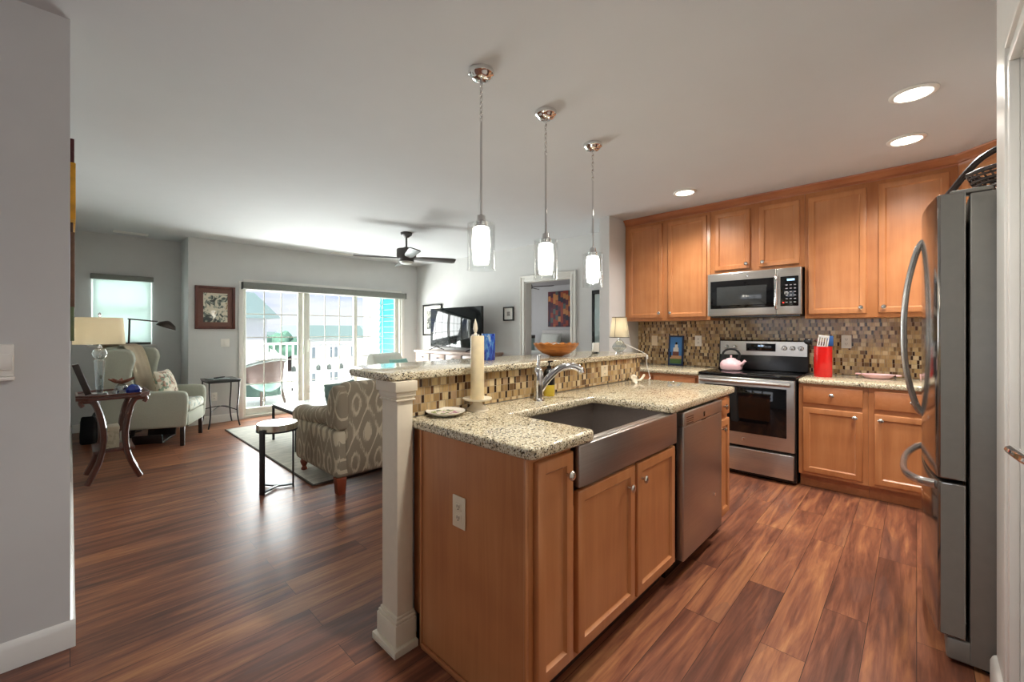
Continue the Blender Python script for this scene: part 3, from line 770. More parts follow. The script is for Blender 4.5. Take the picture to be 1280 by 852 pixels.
M_opal = emit('opal_glass', (255, 246, 230), 14)
def link(c, rot, h=.016, w=.007, r=.0018):
    pts = []
    for i in range(14):
        a = 2*PI*i/14; x = w*math.cos(a); z = h*math.sin(a)
        pts.append((c[0]+x*math.cos(rot), c[1]+x*math.sin(rot), c[2]+z))
    return pts
def pendant(loc):
    t = thing('pendant_light', 'chrome pendant', 'pendant light', loc)
    part('canopy', L([(.062, 0), (.064, -.006), (.06, -.02), (.05, -.028), (.046, -.036), (.03, -.046), (.012, -.05)], seg=32), M_chrome, t)
    bm = NB()
    for k in range(8): tube(bm, link((0, 0, -.063-.0245*k), (k % 2)*PI/2), .0028, seg=6, closed=True)
    part('chain', bm, M_chrome, t)
    part('rod', T([(0, 0, -.245), (0, 0, -.70)], .006), M_chrome, t)
    zt = -.735
    part('socket_cap', L([(.008, zt+.04), (.02, zt+.035), (.022, zt+.012), (.03, zt+.004), (.03, zt-.02)], seg=24), M_chrome, t)
    part('glass_cylinder', L([(.066, zt), (.068, zt-.005), (.068, zt-.222), (.071, zt-.228), (.066, zt-.228), (.065, zt-.222), (.065, zt-.006), (.03, zt-.003)], seg=36, caps=False), M_glass, t)
    part('opal_shade', L([(.026, zt-.022), (.039, zt-.026), (.043, zt-.06), (.044, zt-.11), (.042, zt-.16), (.036, zt-.195), (.03, zt-.198)], seg=28), M_opal, t)
    return t
p0 = pendant((1.403, 1.50, CZ)); p0['label'] = 'chrome and glass pendant light nearest, above the tall cream candle'; p0['group'] = 'pendants over the bar'
def pdup(loc, lab):
    r = dup(p0, loc, 0, lab, 'pendants over the bar'); return r
pdup((1.925, 1.515, CZ), 'chrome and glass pendant light in the middle, above the wooden bowl')
pdup((2.478, 1.55, CZ), 'chrome and glass pendant light farthest, beside the wall cabinets')

def vent(x, y, rz, label):
    t = thing('ceiling_vent', label, 'vent', (x, y, CZ), rz)
    bm = NB(); box(bm, -.17, .17, -.065, -.045, -.008, 0, .002); box(bm, -.17, .17, .045, .065, -.008, 0, .002); box(bm, -.17, -.15, -.045, .045, -.008, 0); box(bm, .15, .17, -.045, .045, -.008, 0)
    part('frame', bm, M_white, t)
    bm = NB()
    for k in range(5): box(bm, -.15, .15, -.004, .004, -.006, 0, M=Matrix.Translation((0, -.035+.0175*k, 0)) @ Matrix.Rotation(.5, 4, 'X'))
    part('slats', bm, M_white, t)
    part('duct', B(-.15, .15, -.045, .045, -.001, 0), M_black, t)
vent(.55, 7.17, 0, 'white slatted ceiling vent above the small left window')
vent(3.13, 6.66, 0, 'white slatted ceiling vent above the sliding door')

# ceiling fan
M_fan = plain('fan_grey', (84, 82, 80), .45)
t = thing('ceiling_fan', 'dark grey four blade ceiling fan in the living area', 'ceiling fan', (3.04, 4.655, CZ))
part('canopy', L([(.075, 0), (.07, -.03), (.03, -.06), (.018, -.062)]), M_fan, t)
part('downrod', L([(.0125, -.06), (.0125, -.19)]), M_fan, t)
part('motor', L([(.035, -.185), (.05, -.205), (.12, -.21), (.125, -.22), (.125, -.30), (.118, -.32), (.10, -.345), (.09, -.36)], seg=36), M_fan, t)
for k in range(4):
    a = math.radians(156+90*k)
    M = Matrix.Rotation(a, 4, 'Z') @ Matrix.Translation((0, 0, -.325)) @ Matrix.Rotation(math.radians(-16), 4, 'X')
    bm = NB(); prism(bm, [(.10, -.035), (.22, -.06), (.60, -.07), (.645, -.055), (.65, .05), (.62, .068), (.22, .055), (.10, .035)], 'z', -.005, .005, .002)
    bmesh.ops.transform(bm, matrix=M, verts=bm.verts); b = part('blade', bm, M_fan, t)
part('light_lens', L([(.085, -.36), (.085, -.375), (.07, -.395), (.03, -.405), (0, -.406)]), plain('fan_lens', (225, 224, 218), .4), t)
part('lens_ring', L([(.094, -.352), (.094, -.368), (.086, -.37)], caps=False), M_fan, t)

# ------------------------------------------------------------------ THINGS ON ISLAND / BAR
# faucet
t = thing('kitchen_faucet', 'chrome single handle kitchen faucet behind the sink', 'faucet', (1.70, 1.385, KT))
part('body', L([(.030, 0), (.029, .006), (.024, .012), (.023, .06), (.025, .075), (.0255, .13), (.024, .15), (.018, .165), (.010, .172)]), M_chrome, t)
part('spout', T(spline([(.012, -.005, .055), (.03, -.025, .10), (.065, -.06, .15), (.09, -.09, .172), (.12, -.125, .176), (.145, -.152, .163), (.152, -.16, .142)]), [.019]*8+[.0185]*8+[.018]*8+[.018]*8+[.02]*5, seg=14), M_chrome, t)
part('lever', T(spline([(0, 0, .16), (.004, .004, .185), (.014, .008, .215), (.017, .01, .232)]), [.013, .0125, .012, .011, .010, .009, .0085, .008, .0075, .0075, .0075, .008, .0085, .009, .009, .009, .0085, .008, .006], seg=12), M_chrome, t)
t = thing('soap_bottle', 'dark pump soap bottle with yellow label behind the faucet', 'soap bottle', (1.86, 1.44, KT))
part('bottle', L([(.028, 0), (.03, .004), (.03, .055), (.03, .12), (.024, .14), (.011, .15)]), plain('yellow_soap', (206, 178, 60), .2), t)
part('collar', L([(.0305, .062), (.0308, .064), (.0308, .121), (.0245, .142), (.012, .152)], caps=False), M_black, t)
bm = NB(); lathe(bm, [(.012, .15), (.012, .165), (.004, .167), (.004, .185)]); box(bm, -.008, .03, -.006, .006, .183, .193, .003); part('pump', bm, M_black, t)
# candle + holder
M_candle = plain('ivory_wax', (236, 218, 178), .45, Subsurface_Weight=.15, Subsurface_Radius=(.02, .012, .006))
CDX, CDY = 1.295, 1.41
t = thing('candle_stand', 'cream pedestal dish holding the tall candle on the island', 'candle holder', (CDX, CDY, KT))
part('pedestal', L([(.052, 0), (.052, .004), (.04, .012), (.022, .03), (.019, .045)], seg=32), M_cream, t)
part('dish', L([(.019, .044), (.06, .047), (.066, .052), (.066, .056), (.062, .054), (.03, .05), (0, .05)], seg=36), M_cream, t)
t = thing('pillar_candle', 'tall ivory pillar candle standing on the cream dish', 'candle', (CDX, CDY, KT+.0505))
part('wax', L([(.029, 0), (.0305, .003), (.0305, .282), (.029, .285), (.02, .283), (0, .281)], seg=32), M_candle, t)
part('wick', T([(0, 0, .28), (.001, 0, .294)], .0015, seg=6), M_black, t)
t = thing('carved_finial', 'slender carved ivory finial ornament rising behind the tall candle', 'ornament', (1.42, 1.56, BT))
part('base', L([(.026, 0), (.026, .012), (.012, .02), (.009, .11), (.012, .118), (.012, .124), (.007, .13)]), M_cream, t)
part('crown', L([(.012, .126), (.018, .138), (.019, .15), (.011, .143)], caps=False), M_white, t)
part('finial', L([(.006, .128), (.007, .142), (.011, .15), (.005, .158), (.009, .166), (.0115, .18), (.009, .2), (.004, .218), (.001, .228)]), M_cream, t)
# plate
def plate_mat():
    n = N('floral_plate'); v = n.coord(); X, Y, Z = n.xyz(v)
    r = n.math('SQRT', n.math('ADD', n.math('MULTIPLY', X, X), n.math('MULTIPLY', Y, Y)))
    f = n.noise(v, 34, 3, .6)
    art = n.ramp(f, [(.36, srgb(92, 86, 110)), (.46, srgb(140, 150, 90)), (.54, srgb(226, 220, 205)), (.64, srgb(168, 128, 140))])
    n.set(n.mix(n.math('GREATER_THAN', r, .062), art, srgb(226, 220, 206)), .2); return n.m
t = solo('plate', L([(.05, 0), (.055, .003), (.078, .013), (.084, .018), (.084, .020), (.076, .017), (.052, .008), (0, .007)], seg=40), plate_mat(), 'round floral plate lying on the near end of the island counter', 'plate', (1.125, 1.425, KT))
# wooden bowl with beads
n_ = N('turned_wood'); f_ = n_.noise(n_.coord((6, 6, 40)), 1.0, 4, .6, 1)
n_.set(n_.ramp(f_, [(.35, srgb(150, 84, 30)), (.55, srgb(196, 122, 52)), (.72, srgb(214, 150, 80))]), .3); M_bowl = n_.m
def bowl():
    t = bmesh.new(); seg = 72; prof = [(.045, 0), (.05, .004), (.09, .018), (.125, .045), (.150, .082), (.152, .085), (.146, .083), (.12, .048), (.085, .024), (.0, .016)]
    rings = []
    for k, (r, z) in enumerate(prof):
        ring = []
        for i in range(seg):
            a = 2*PI*i/seg; zz = z+(.004*math.cos(18*a) if k in (4, 5, 6) else 0)
            rr = max(r, 1e-4); ring.append(t.verts.new((rr*math.cos(a), rr*math.sin(a), zz)))
        rings.append(ring)
    for a, b in zip(rings, rings[1:]):
        for i in range(seg): t.faces.new((a[i], a[(i+1) % seg], b[(i+1) % seg], b[i]))
    t.faces.new(rings[0][::-1]); t.faces.new(rings[-1]); bmesh.ops.recalc_face_normals(t, faces=t.faces); return t
BX_, BY_ = 2.29, 1.715
solo('wooden_bowl', bowl(), M_bowl, 'turned orange brown wooden bowl with scalloped rim on the bar', 'bowl', (BX_, BY_, BT))
bm = NB(); tube(bm, spline([(-.06, -.02, .058), (-.03, .03, .06), (.01, .035, .074), (.05, .01, .062), (.03, -.04, .058), (-.02, -.045, .06), (-.055, -.01, .07), (-.02, .01, .088), (.02, 0, .09), (.05, .03, .066)], 5), [.011+.004*math.sin(i*2.1) for i in range(46)], seg=8)
solo('bead_garland', bm, plain('silver_grey', (190, 186, 178), .35), 'pale beaded garland heaped inside the wooden bowl', 'ornament', (BX_, BY_, BT-.016))
# blue vase
def bluevase():
    n = N('blue_art_glass'); v = n.coord((22, 22, 9)); f = n.noise(v, 1.2, 4, .6, 1.6); Z = n.xyz(n.coord())[2]
    f2 = n.math('SUBTRACT', f, n.math('MULTIPLY', n.math('SUBTRACT', Z, .07), .9))
    n.set(n.ramp(f2, [(.28, srgb(176, 190, 200)), (.39, srgb(80, 138, 196)), (.48, srgb(32, 76, 176)), (.60, srgb(16, 34, 130))]), .08, Specular_IOR_Level=.7); return n.m
solo('glass_vase', L([(.036, 0), (.038, .004), (.0385, .14), (.039, .152), (.036, .152), (.035, .14), (.034, .012), (0, .01)], seg=36), bluevase(), 'blue streaked glass cylinder vase on the bar', 'vase', (1.69, 1.745, BT))
# bar lamp
t = thing('bar_lamp', 'small lamp with faceted crystal base and dark edged shade at the far bar end', 'table lamp', (2.965, 1.62, BT))
part('foot', L([(.028, 0), (.028, .006), (.02, .009)]), M_chrome, t)
part('crystal_base', L([(.022, .008), (.05, .03), (.056, .045), (.05, .06), (.024, .092), (.012, .10)], seg=8), M_crystal, t, ang=10)
part('neck', L([(.007, .098), (.007, .15)]), M_chrome, t)
lsh = N('lit_linen_shade'); lsh.set(srgb(226, 220, 202), .9)
tr = lsh.n('ShaderNodeBsdfTranslucent'); tr.inputs[0].default_value = srgb(226, 219, 202); ms = lsh.n('ShaderNodeMixShader'); ms.inputs[0].default_value = .6
lsh.l(lsh.p.outputs[0], ms.inputs[1]); lsh.l(tr.outputs[0], ms.inputs[2]); lsh.l(ms.outputs[0], lsh.out.inputs[0])
M_shade = lsh.m
sh = part('lamp_shade', L([(.074, .117), (.053, .272), (.051, .272), (.072, .117)], seg=32, caps=False), M_shade, t)
bm = NB()
for r, z in ((.0745, .118), (.0535, .271)): tube(bm, [(r*math.cos(2*PI*i/32), r*math.sin(2*PI*i/32), z) for i in range(32)], .0028, seg=6, closed=True)
for k in range(4):
    a = PI/4+.8+k*PI/2; tube(bm, [(.0745*math.cos(a), .0745*math.sin(a), .118), (.0535*math.cos(a), .0535*math.sin(a), .271)], .0016, seg=6)
part('shade_trim', bm, M_bronze, sh)
l = light('bar_lamp_bulb', 'POINT', (0, 0, .2), .3, (1, .9, .75), shadow_soft_size=.02); l.parent = t
part('cord', T(spline([(.02, -.03, .07), (.03, -.09, .045), (.075, -.152, .006), (.085, -.175, -.01), (.086, -.178, -.04), (.09, -.18, -.10), (.095, -.20, -.18), (.03, -.22, -.187)]), .0028, seg=6), M_white, t)
part('cord_switch', B(.078, .094, -.188, -.174, -.045, -.012, .004), M_white, t)
t = thing('votive_candle', 'short white candle in a dark dish beside the wooden bowl on the bar', 'candle', (2.76, 1.70, BT))
part('dish', L([(.018, 0), (.02, .004), (.012, .008), (.012, .012)]), M_iron, t)
part('wax', L([(.025, .012), (.026, .014), (.026, .078), (.02, .08), (0, .079)]), M_white, t)
# pale wooden ornament
bm = NB()
tube(bm, spline([(-.075, .0, .05), (-.05, .0, .045), (-.02, -.005, .030), (.02, -.01, .022), (.06, -.01, .030), (.10, -.01, .055)]), [.006]*5+[.007]*10+[.008]*6+[.009]*5, seg=8)
o1 = solo('driftwood_spoon', bm, M_cream, 'pale carved wooden spoon lying at the far end of the island counter', 'ornament', (2.80, 1.40, KT-.013))
part('spoon_bowl', L([(.001, -.008), (.022, -.005), (.032, .004), (.030, .005), (.02, -.002), (0, -.005)], M=Matrix.Rotation(1.1, 4, 'X'), c=(-.072, -.02, .036)), M_cream, o1)
solo('shell', L([(.001, 0), (.018, .006), (.026, .018), (.022, .032), (.008, .042), (.001, .044)], M=Matrix.Scale(1.3, 4, (1, 0, 0))), plain('shell', (214, 200, 176), .4, var=.2, sc=60), 'small pale shell behind the carved spoon on the island', 'shell', (2.87, 1.456, KT))

# ------------------------------------------------------------------ THINGS ON RANGE WALL COUNTERS
CT = .8855
# framed lighthouse picture leaning on the backsplash
t = thing('lighthouse_picture', 'small blue framed lighthouse picture leaning against the mosaic backsplash', 'picture', (4.775, 1.925, CT), RNG)
Mp = MX((0, 0, .001), rx=-.10)
def pb(*a, **k):
    return box(NB(), *a, M=Mp, **k)
M_navy = plain('navy_frame', (24, 44, 84), .4)
bm = NB()
for a in ((-.083, -.066, 0, .018, 0, .335), (.066, .083, 0, .018, 0, .335), (-.066, .066, 0, .018, 0, .018), (-.066, .066, 0, .018, .317, .335)): box(bm, *a, .002, M=Mp)
part('frame', bm, M_navy, t)
im = part('image', pb(-.066, .066, .006, .014, .018, .317), plain('picture_sky', (66, 134, 206), .4), t)
part('grass', pb(-.064, .064, .0045, .0062, .02, .075), plain('picture_grass', (84, 120, 60), .5), im)
part('beach', pb(-.064, .064, .0044, .0062, .075, .11), plain('picture_sand', (196, 150, 110), .5), im)
bm = NB(); box(bm, -.034, .034, .004, .0063, .11, .155, M=Mp); part('cottage', bm, plain('picture_house', (120, 70, 56), .5), im)
bm = NB(); box(bm, -.028, .030, .0036, .0063, .155, .20, M=Mp); box(bm, -.012, .020, .0034, .0063, .20, .235, M=Mp); part('lighthouse', bm, M_white, im)
bm = NB(); box(bm, -.006, .014, .0032, .0063, .235, .262, M=Mp); box(bm, -.062, -.05, .0036, .0063, .09, .15, M=Mp); part('lantern_room', bm, M_black, im)
# kettle
M_pink = plain('pink_enamel', (238, 196, 200), .22, var=.02)
t = thing('tea_kettle', 'pale pink enamel tea kettle on the left rear of the cooktop', 'kettle', (4.50, 1.275, .894))
part('body', L([(.075, 0), (.09, .012), (.097, .04), (.093, .07), (.075, .092), (.045, .105), (.02, .108)], seg=32), M_pink, t)
part('lid', L([(.042, .104), (.04, .112), (.02, .118), (.006, .12), (.006, .128), (.011, .134), (.008, .142), (0, .144)]), M_pink, t)
part('spout', T(spline([(-.02, -.075, .05), (-.03, -.105, .07), (-.035, -.13, .098)]), [.022, .021, .02, .019, .018, .017, .016, .015, .014, .013, .013, .013, .013], seg=12), M_pink, t)
part('handle', T(spline([(0, .06, .095), (0, .075, .15), (0, .05, .19), (0, 0, .203), (0, -.05, .19), (0, -.075, .15), (0, -.06, .095)]), .007, seg=8, sc=(1.4, .8)), M_iron, t)
# crock with utensils
M_red = plain('red_enamel', (214, 30, 28), .25, var=.03)
CX_, CY_ = 4.50, .565
t = thing('utensil_crock', 'tall red cylindrical utensil crock right of the range', 'crock', (CX_, CY_, CT))
part('crock_body', L([(.061, 0), (.063, .004), (.063, .25), (.064, .256), (.060, .256), (.058, .25), (.057, .01), (0, .008)], seg=36), M_red, t)
def utensil(kind, lab, m, tip, base, rz):
    b = Vector(base); tp = Vector(tip)
    o = thing(kind, lab, 'utensil', (CX_, CY_, CT+.011), 0)
    part('handle', T([b, b.lerp(tp, .62)], .005, seg=8), m if kind != 'slotted_turner' else M_steel, o)
    d = (tp-b).normalized()
    M = Matrix.Translation(b.lerp(tp, .6)) @ Matrix.Rotation(rz, 4, 'Z') @ Matrix.Rotation(math.atan2(math.hypot(d.x, d.y), d.z)*(1 if True else 0), 4, Vector((-d.y, d.x, 0)).normalized() if math.hypot(d.x, d.y) > 1e-4 else 'X')
    return o, M, (tp-b).length*.4
o, M, h_ = utensil('slotted_turner', 'steel slotted turner standing in the red crock', M_white_plastic, (-.02, .005, .345), (.01, .0, .0), 0)
bm = NB()
for k in range(5): box(bm, -.002, .002, -.036+.0165*k, -.028+.0165*k, 0, .10)
box(bm, -.002, .002, -.036, .038, .085, .105, .001); box(bm, -.002, .002, -.036, .038, -.005, .015, .001)
bmesh.ops.transform(bm, matrix=Matrix.Translation((-.012, .004, .235)) @ Matrix.Rotation(-.12, 4, 'Y') @ Matrix.Rotation(.15, 4, 'X'), verts=bm.verts); part('slotted_blade', bm, M_white_plastic, o)
o, M, h_ = utensil('silicone_spatula', 'blue silicone spatula standing in the red crock', plain('blue_silicone', (38, 84, 140), .5), (.0, -.045, .33), (0, .0, .0), 0)
bm = NB(); box(bm, -.005, .005, -.07, -.028, .25, .335, .004); part('blade', bm, plain('blue_blade', (36, 80, 138), .5), o)
o, M, h_ = utensil('spoon', 'black serving spoon leaning left out of the red crock', M_black, (-.03, .10, .30), (0, -.02, .0), 0)
bm = NB(); lathe(bm, [(.001, 0), (.018, .012), (.024, .035), (.018, .058), (.001, .07)], M=Matrix.Scale(.35, 4, (1, 0, 0))); bmesh.ops.transform(bm, matrix=Matrix.Translation((-.018, .075, .262)) @ Matrix.Rotation(-.95, 4, 'X'), verts=bm.verts); part('spoon_bowl', bm, M_black, o)
o, M, h_ = utensil('ladle', 'steel ladle head hanging over the left rim of the red crock', M_steel, (.035, .035, .36), (.03, -.02, .0), 0)
bm = NB(); lathe(bm, [(.001, 0), (.02, .008), (.03, .026), (.028, .026), (.018, .01), (0, .003)]); bmesh.ops.transform(bm, matrix=Matrix.Translation((.03, .03, .285)) @ Matrix.Rotation(-.6, 4, 'X'), verts=bm.verts); part('ladle_cup', bm, M_steel, o)
# pink handled dish
t = thing('serving_dish', 'shallow pink octagonal dish with loop handles on the right counter', 'dish', (4.64, .225, CT))
bm = NB(); lathe(bm, [(.05, 0), (.06, .004), (.082, .028), (.087, .034), (.082, .033), (.056, .012), (0, .010)], seg=8, M=Matrix.Rotation(PI/8, 4, 'Z') @ Matrix.Scale(1.35, 4, (0, 1, 0))); part('bowl', bm, M_pink, t, ang=20)
for s in (-1, 1): part('loop_handle', T([(.025*math.cos(a), s*(.108+.03*math.sin(a)), .03) for a in [PI*i/10 for i in range(11)]], .0055, seg=8), M_pink, t)
part('painted_center', L([(.03, .0105), (.028, .013), (0, .0135)]), plain('dish_print', (200, 180, 120), .4, var=.3, sc=90), t)
solo('pink_cup', L([(.03, 0), (.036, .01), (.04, .055), (.037, .055), (.033, .012), (0, .008)]), M_pink, 'small pink cup on the counter beside the refrigerator door', 'cup', (4.60, -.055, CT))
solo('red_bottle', L([(.035, 0), (.037, .006), (.037, .16), (.03, .19), (.016, .21), (.016, .24), (.018, .245), (0, .246)]), plain('dark_red', (150, 24, 30), .25), 'dark red bottle on the counter mostly hidden by the refrigerator', 'bottle', (4.62, -.22, CT))

# ------------------------------------------------------------------ LIVING ROOM
# rug
n_ = N('pale_rug'); f_ = n_.noise(n_.coord((3, 10, 3)), 2, 4, .65); f2_ = n_.noise(n_.coord(), 220, 2)
n_.set(n_.ramp(f_, [(.35, srgb(196, 196, 186)), (.65, srgb(224, 221, 210))]), 1); n_.bump(f2_, .5, .004); M_rug = n_.m
t = thing('area_rug', 'large pale grey rug on the living room floor', 'rug', (0, 0, 0))
part('pile', B(1.41, 4.10, 3.53, 6.30, .0005, .011, .004), M_rug, t)
bm = NB(); box(bm, 1.397, 1.413, 3.52, 6.31, .0004, .012, .003); box(bm, 1.413, 4.1, 3.518, 3.531, .0004, .012, .003); part('bound_edge', bm, plain('rug_edge', (92, 88, 82), 1), t)
RGZ = .0115

# ikat armchair facing +y, back towards the kitchen
t = thing('ikat_armchair', 'grey and cream ikat armchair with rolled arms seen from behind', 'armchair', (1.90, 3.60, 0))
AC = .46
bm = NB(); prof = [(-.43, .125), (-.45, .5), (-.455, .78), (-.445, .83), (-.41, .86), (-.35, .865), (-.29, .84), (-.27, .79), (-.26, .5), (-.22, .15)]
prism(bm, prof, 'x', -AC+.07, AC-.07, .03, 3); part('backrest', bm, M_ikx, t, ang=50)
for s in (-1, 1):
    bm = NB(); box(bm, s*AC, s*(AC-.15), -.43, .42, .125, .5, .035, 3)
    part('side_panel', bm, M_iky, t, ang=50)
    rolled = [(s*(AC-.075), y, z) for y, z in ((-.30, .60), (-.1, .575), (.15, .535), (.36, .515), (.45, .505))]
    part('rolled_arm', T(spline(rolled), [.075]*4+[.08]*8+[.088]*5, seg=18), M_iky, t, ang=50)
    bm = NB(); prism(bm, [(-.45, .5), (-.455, .78), (-.43, .84), (-.35, .85), (-.28, .8), (-.24, .68), (-.22, .55), (-.24, .5)], 'x', s*AC, s*(AC-.1), .03, 3)
    part('back_wing', bm, M_iky, t, ang=50)
part('seat_cushion', B(-AC+.15, AC-.15, -.24, .46, .30, .47, .05, 4), M_iky, t, ang=50)
part('seat_rail', B(-AC+.14, AC-.14, -.3, .42, .125, .30, .02), M_iky, t)
M_mah = woodmat('red_brown_leg', (96, 40, 24), (130, 58, 34), (150, 74, 46))
for s in (-1, 1):
    bm = NB(); t2 = bmesh.new()
    prism(bm, [(s*(AC-.02), .0), (s*(AC-.005), .13), (s*(AC-.085), .13), (s*(AC-.075), .0)], 'y', -.43, -.36, .003); part('leg', bm, M_mah, t)
    part('leg', L([(.018, RGZ), (.026, .018), (.026, .03), (.016, .045), (.03, .075), (.034, .095), (.026, .11), (.034, .126)], (s*(AC-.06), .36, 0)), M_mah, t)
solo('throw_pillow', pillow(NB(), .42, .36, .17, MX((0, 0, .18), rx=-.3, rz=.5)), plain('teal_velvet', (120, 150, 144), .8, var=.2, sc=14), 'teal quilted throw pillow on the ikat armchair', 'pillow', (1.72, 3.62, .465))

# drink table
t = thing('drink_table', 'small round drink table with silver top and flat black legs', 'side table', (1.185, 3.69, 0))
part('tabletop', L([(.145, .478), (.15, .48), (.15, .527), (.146, .531), (0, .531)], seg=44), plain('hammered_silver', (214, 208, 192), .22, .85, var=.15, sc=20), t)
part('tray_rim', L([(.1505, .47), (.153, .47), (.153, .482), (.1505, .482)], seg=44, caps=False), M_iron, t)
Mi = [(-.135, -.085), (.105, -.045), (-.072, .118)]
for lx, ly in Mi:
    a = math.atan2(ly, lx)
    part('leg', box(NB(), -.006, .006, -.022, .022, RGZ if lx > .28 else 0, .50, .002, M=MX((lx*1.02, ly*1.02, 0), rz=a)), M_iron, t)
bm = NB()
for lx, ly in Mi:
    d = math.hypot(lx, ly); a = math.atan2(ly, lx); box(bm, 0, d, -.016, .016, .012, .022, .002, M=MX((0, 0, 0), rz=a))
part('base_bars', bm, M_iron, t)

# glass coffee table
t = thing('coffee_table', 'low coffee table with pale glass top beyond the ikat armchair', 'coffee table', (2.27, 4.95, RGZ))
part('tabletop', B(-.62, .55, -.36, .36, .40, .415, .004), plain('pale_glass_top', (150, 164, 162), .25), t)
bm = NB()
for a in ((-.625, .555, -.365, -.345), (-.625, .555, .345, .365), (-.625, -.605, -.345, .345), (.535, .555, -.345, .345)): box(bm, a[0], a[1], a[2], a[3], .375, .399, .003)
part('frame', bm, M_iron, t)
for sx in (-.61, .54):
    for sy in (-.35, .35): part('leg', B(sx-.012, sx+.012, sy-.012, sy+.012, 0, .376, .002), M_iron, t)

# wingback chair
M_wing = plain('sage_grey_linen', (176, 178, 164), .9, var=.06, sc=160, bump=.15)
M_seat = flat_pattern('floral_seat', [(0, srgb(206, 208, 196)), (.5, srgb(150, 164, 158)), (.75, srgb(190, 186, 170))], 26)
M_ebony = plain('dark_leg', (46, 34, 30), .4)
t = thing('wingback_chair', 'sage grey wingback armchair in the corner by the small window', 'armchair', (.715, 6.215, 0), math.radians(64.5))
HWc = .36
prof = [(-.37, .21), (-.385, .5), (-.38, .575), (-.35, .605), (-.25, .61), (-.06, .615), (.05, .635), (.105, .69), (.13, .78), (.115, .88), (.095, .96), (.105, 1.03), (.145, 1.07), (.22, 1.085), (.30, 1.08), (.40, 1.06), (.40, .9), (.37, .21)]
for s in (-1, 1):
    bm = NB(); prism(bm, prof, 'x', s*HWc, s*(HWc-.085), .028, 3); part('wing_arm', bm, M_wing, t, ang=50)
bm = NB(); prism(bm, [(.12, .36), (.17, .75), (.22, 1.05), (.27, 1.10), (.36, 1.105), (.405, 1.07), (.39, .8), (.365, .22), (.2, .22)], 'x', -HWc+.08, HWc-.08, .03, 3); part('backrest', bm, M_wing, t, ang=50)
part('seat_frame', B(-HWc+.08, HWc-.08, -.375, .25, .21, .36, .015), M_wing, t)
part('seat_cushion', B(-HWc+.09, HWc-.09, -.385, .15, .355, .475, .045, 4), M_seat, t, ang=50)
for sx in (-1, 1):
    for sy, dy in ((-.33, 0), (.31, .06)):
        x = sx*(HWc-.05)
        bm = NB(); prism(bm, [(x-.022, .215), (x+.022, .215), (x+.014, 0), (x-.014, 0)], 'y', sy-.02, sy+.02, .003)
        for v in bm.verts: v.co.y += dy*(1-v.co.z/.215)
        part('leg', bm, M_ebony, t)
R64 = math.radians(64.5)
pm = flat_pattern('floral_pillow', [(0, srgb(214, 204, 184)), (.45, srgb(196, 160, 140)), (.6, srgb(142, 158, 138)), (.72, srgb(222, 214, 198)), (.9, srgb(150, 120, 104))], 34)
pl = solo('floral_pillow', pillow(NB(), .40, .36, .15, MX((0, 0, .17), rx=-.28)), pm, 'square floral throw pillow on the wingback chair', 'pillow', (.715, 6.215, .474), R64)
pl.location = Vector((.715, 6.215, .474)) + Matrix.Rotation(R64, 3, 'Z') @ Vector((.02, -.07, 0))
# blanket over wing chair back
def blanket():
    path = spline([(.03, .52), (.10, .62), (.145, .85), (.195, 1.06), (.25, 1.118), (.33, 1.122), (.415, 1.10), (.43, .98), (.425, .84)], 5)
    t = bmesh.new(); rows = []; n = 12
    for i, p in enumerate(path):
        k = i/(len(path)-1); row = []
        for j in range(n+1):
            x = -.27+.42*j/n - .12*k+.06
            w = .006*math.sin(j*1.7+i*.3)
            row.append(t.verts.new((max(x, -.275), p.y*0+p[0]+0+w, p[1]+.003)))
        rows.append(row)
    for a, b in zip(rows, rows[1:]):
        for j in range(n): t.faces.new((a[j], a[j+1], b[j+1], b[j]))
    bmesh.ops.solidify(t, geom=t.faces[:], thickness=.012); bmesh.ops.recalc_face_normals(t, faces=t.faces); return t
bl = solo('throw_blanket', blanket(), plain('beige_throw', (214, 198, 172), .95, var=.08, sc=90), 'beige throw blanket draped over the back of the wingback chair', 'blanket', (.715, 6.215, 0), R64)
# pharmacy floor lamp
t = thing('floor_lamp', 'dark bronze pharmacy floor lamp with swing arm behind the wingback chair', 'floor lamp', (.52, 7.05, 0))
part('base', L([(.13, 0), (.13, .012), (.03, .025), (.012, .04)]), M_bronze, t)
part('pole', T([(0, 0, .03), (0, 0, 1.08), (.008, -.0, 1.42)], .011), M_bronze, t)
part('knuckle', L([(.018, 0), (.022, .02), (.018, .04)], (0, 0, 1.06)), M_bronze, t)
part('swing_arm', T([(-.01, 0, 1.425), (.03, -.01, 1.42), (.28, -.05, 1.395)], .009), M_bronze, t)
bm = NB(); lathe(bm, [(.012, .06), (.03, .05), (.075, .015), (.09, -.03), (.086, -.03), (.07, .012), (.0, .045)], M=Matrix.Rotation(.35, 4, 'Y') @ Matrix.Scale(1.25, 4, (1, 0, 0))); bmesh.ops.translate(bm, vec=(.375, -.06, 1.345), verts=bm.verts)
part('lamp_shade', bm, M_bronze, t)
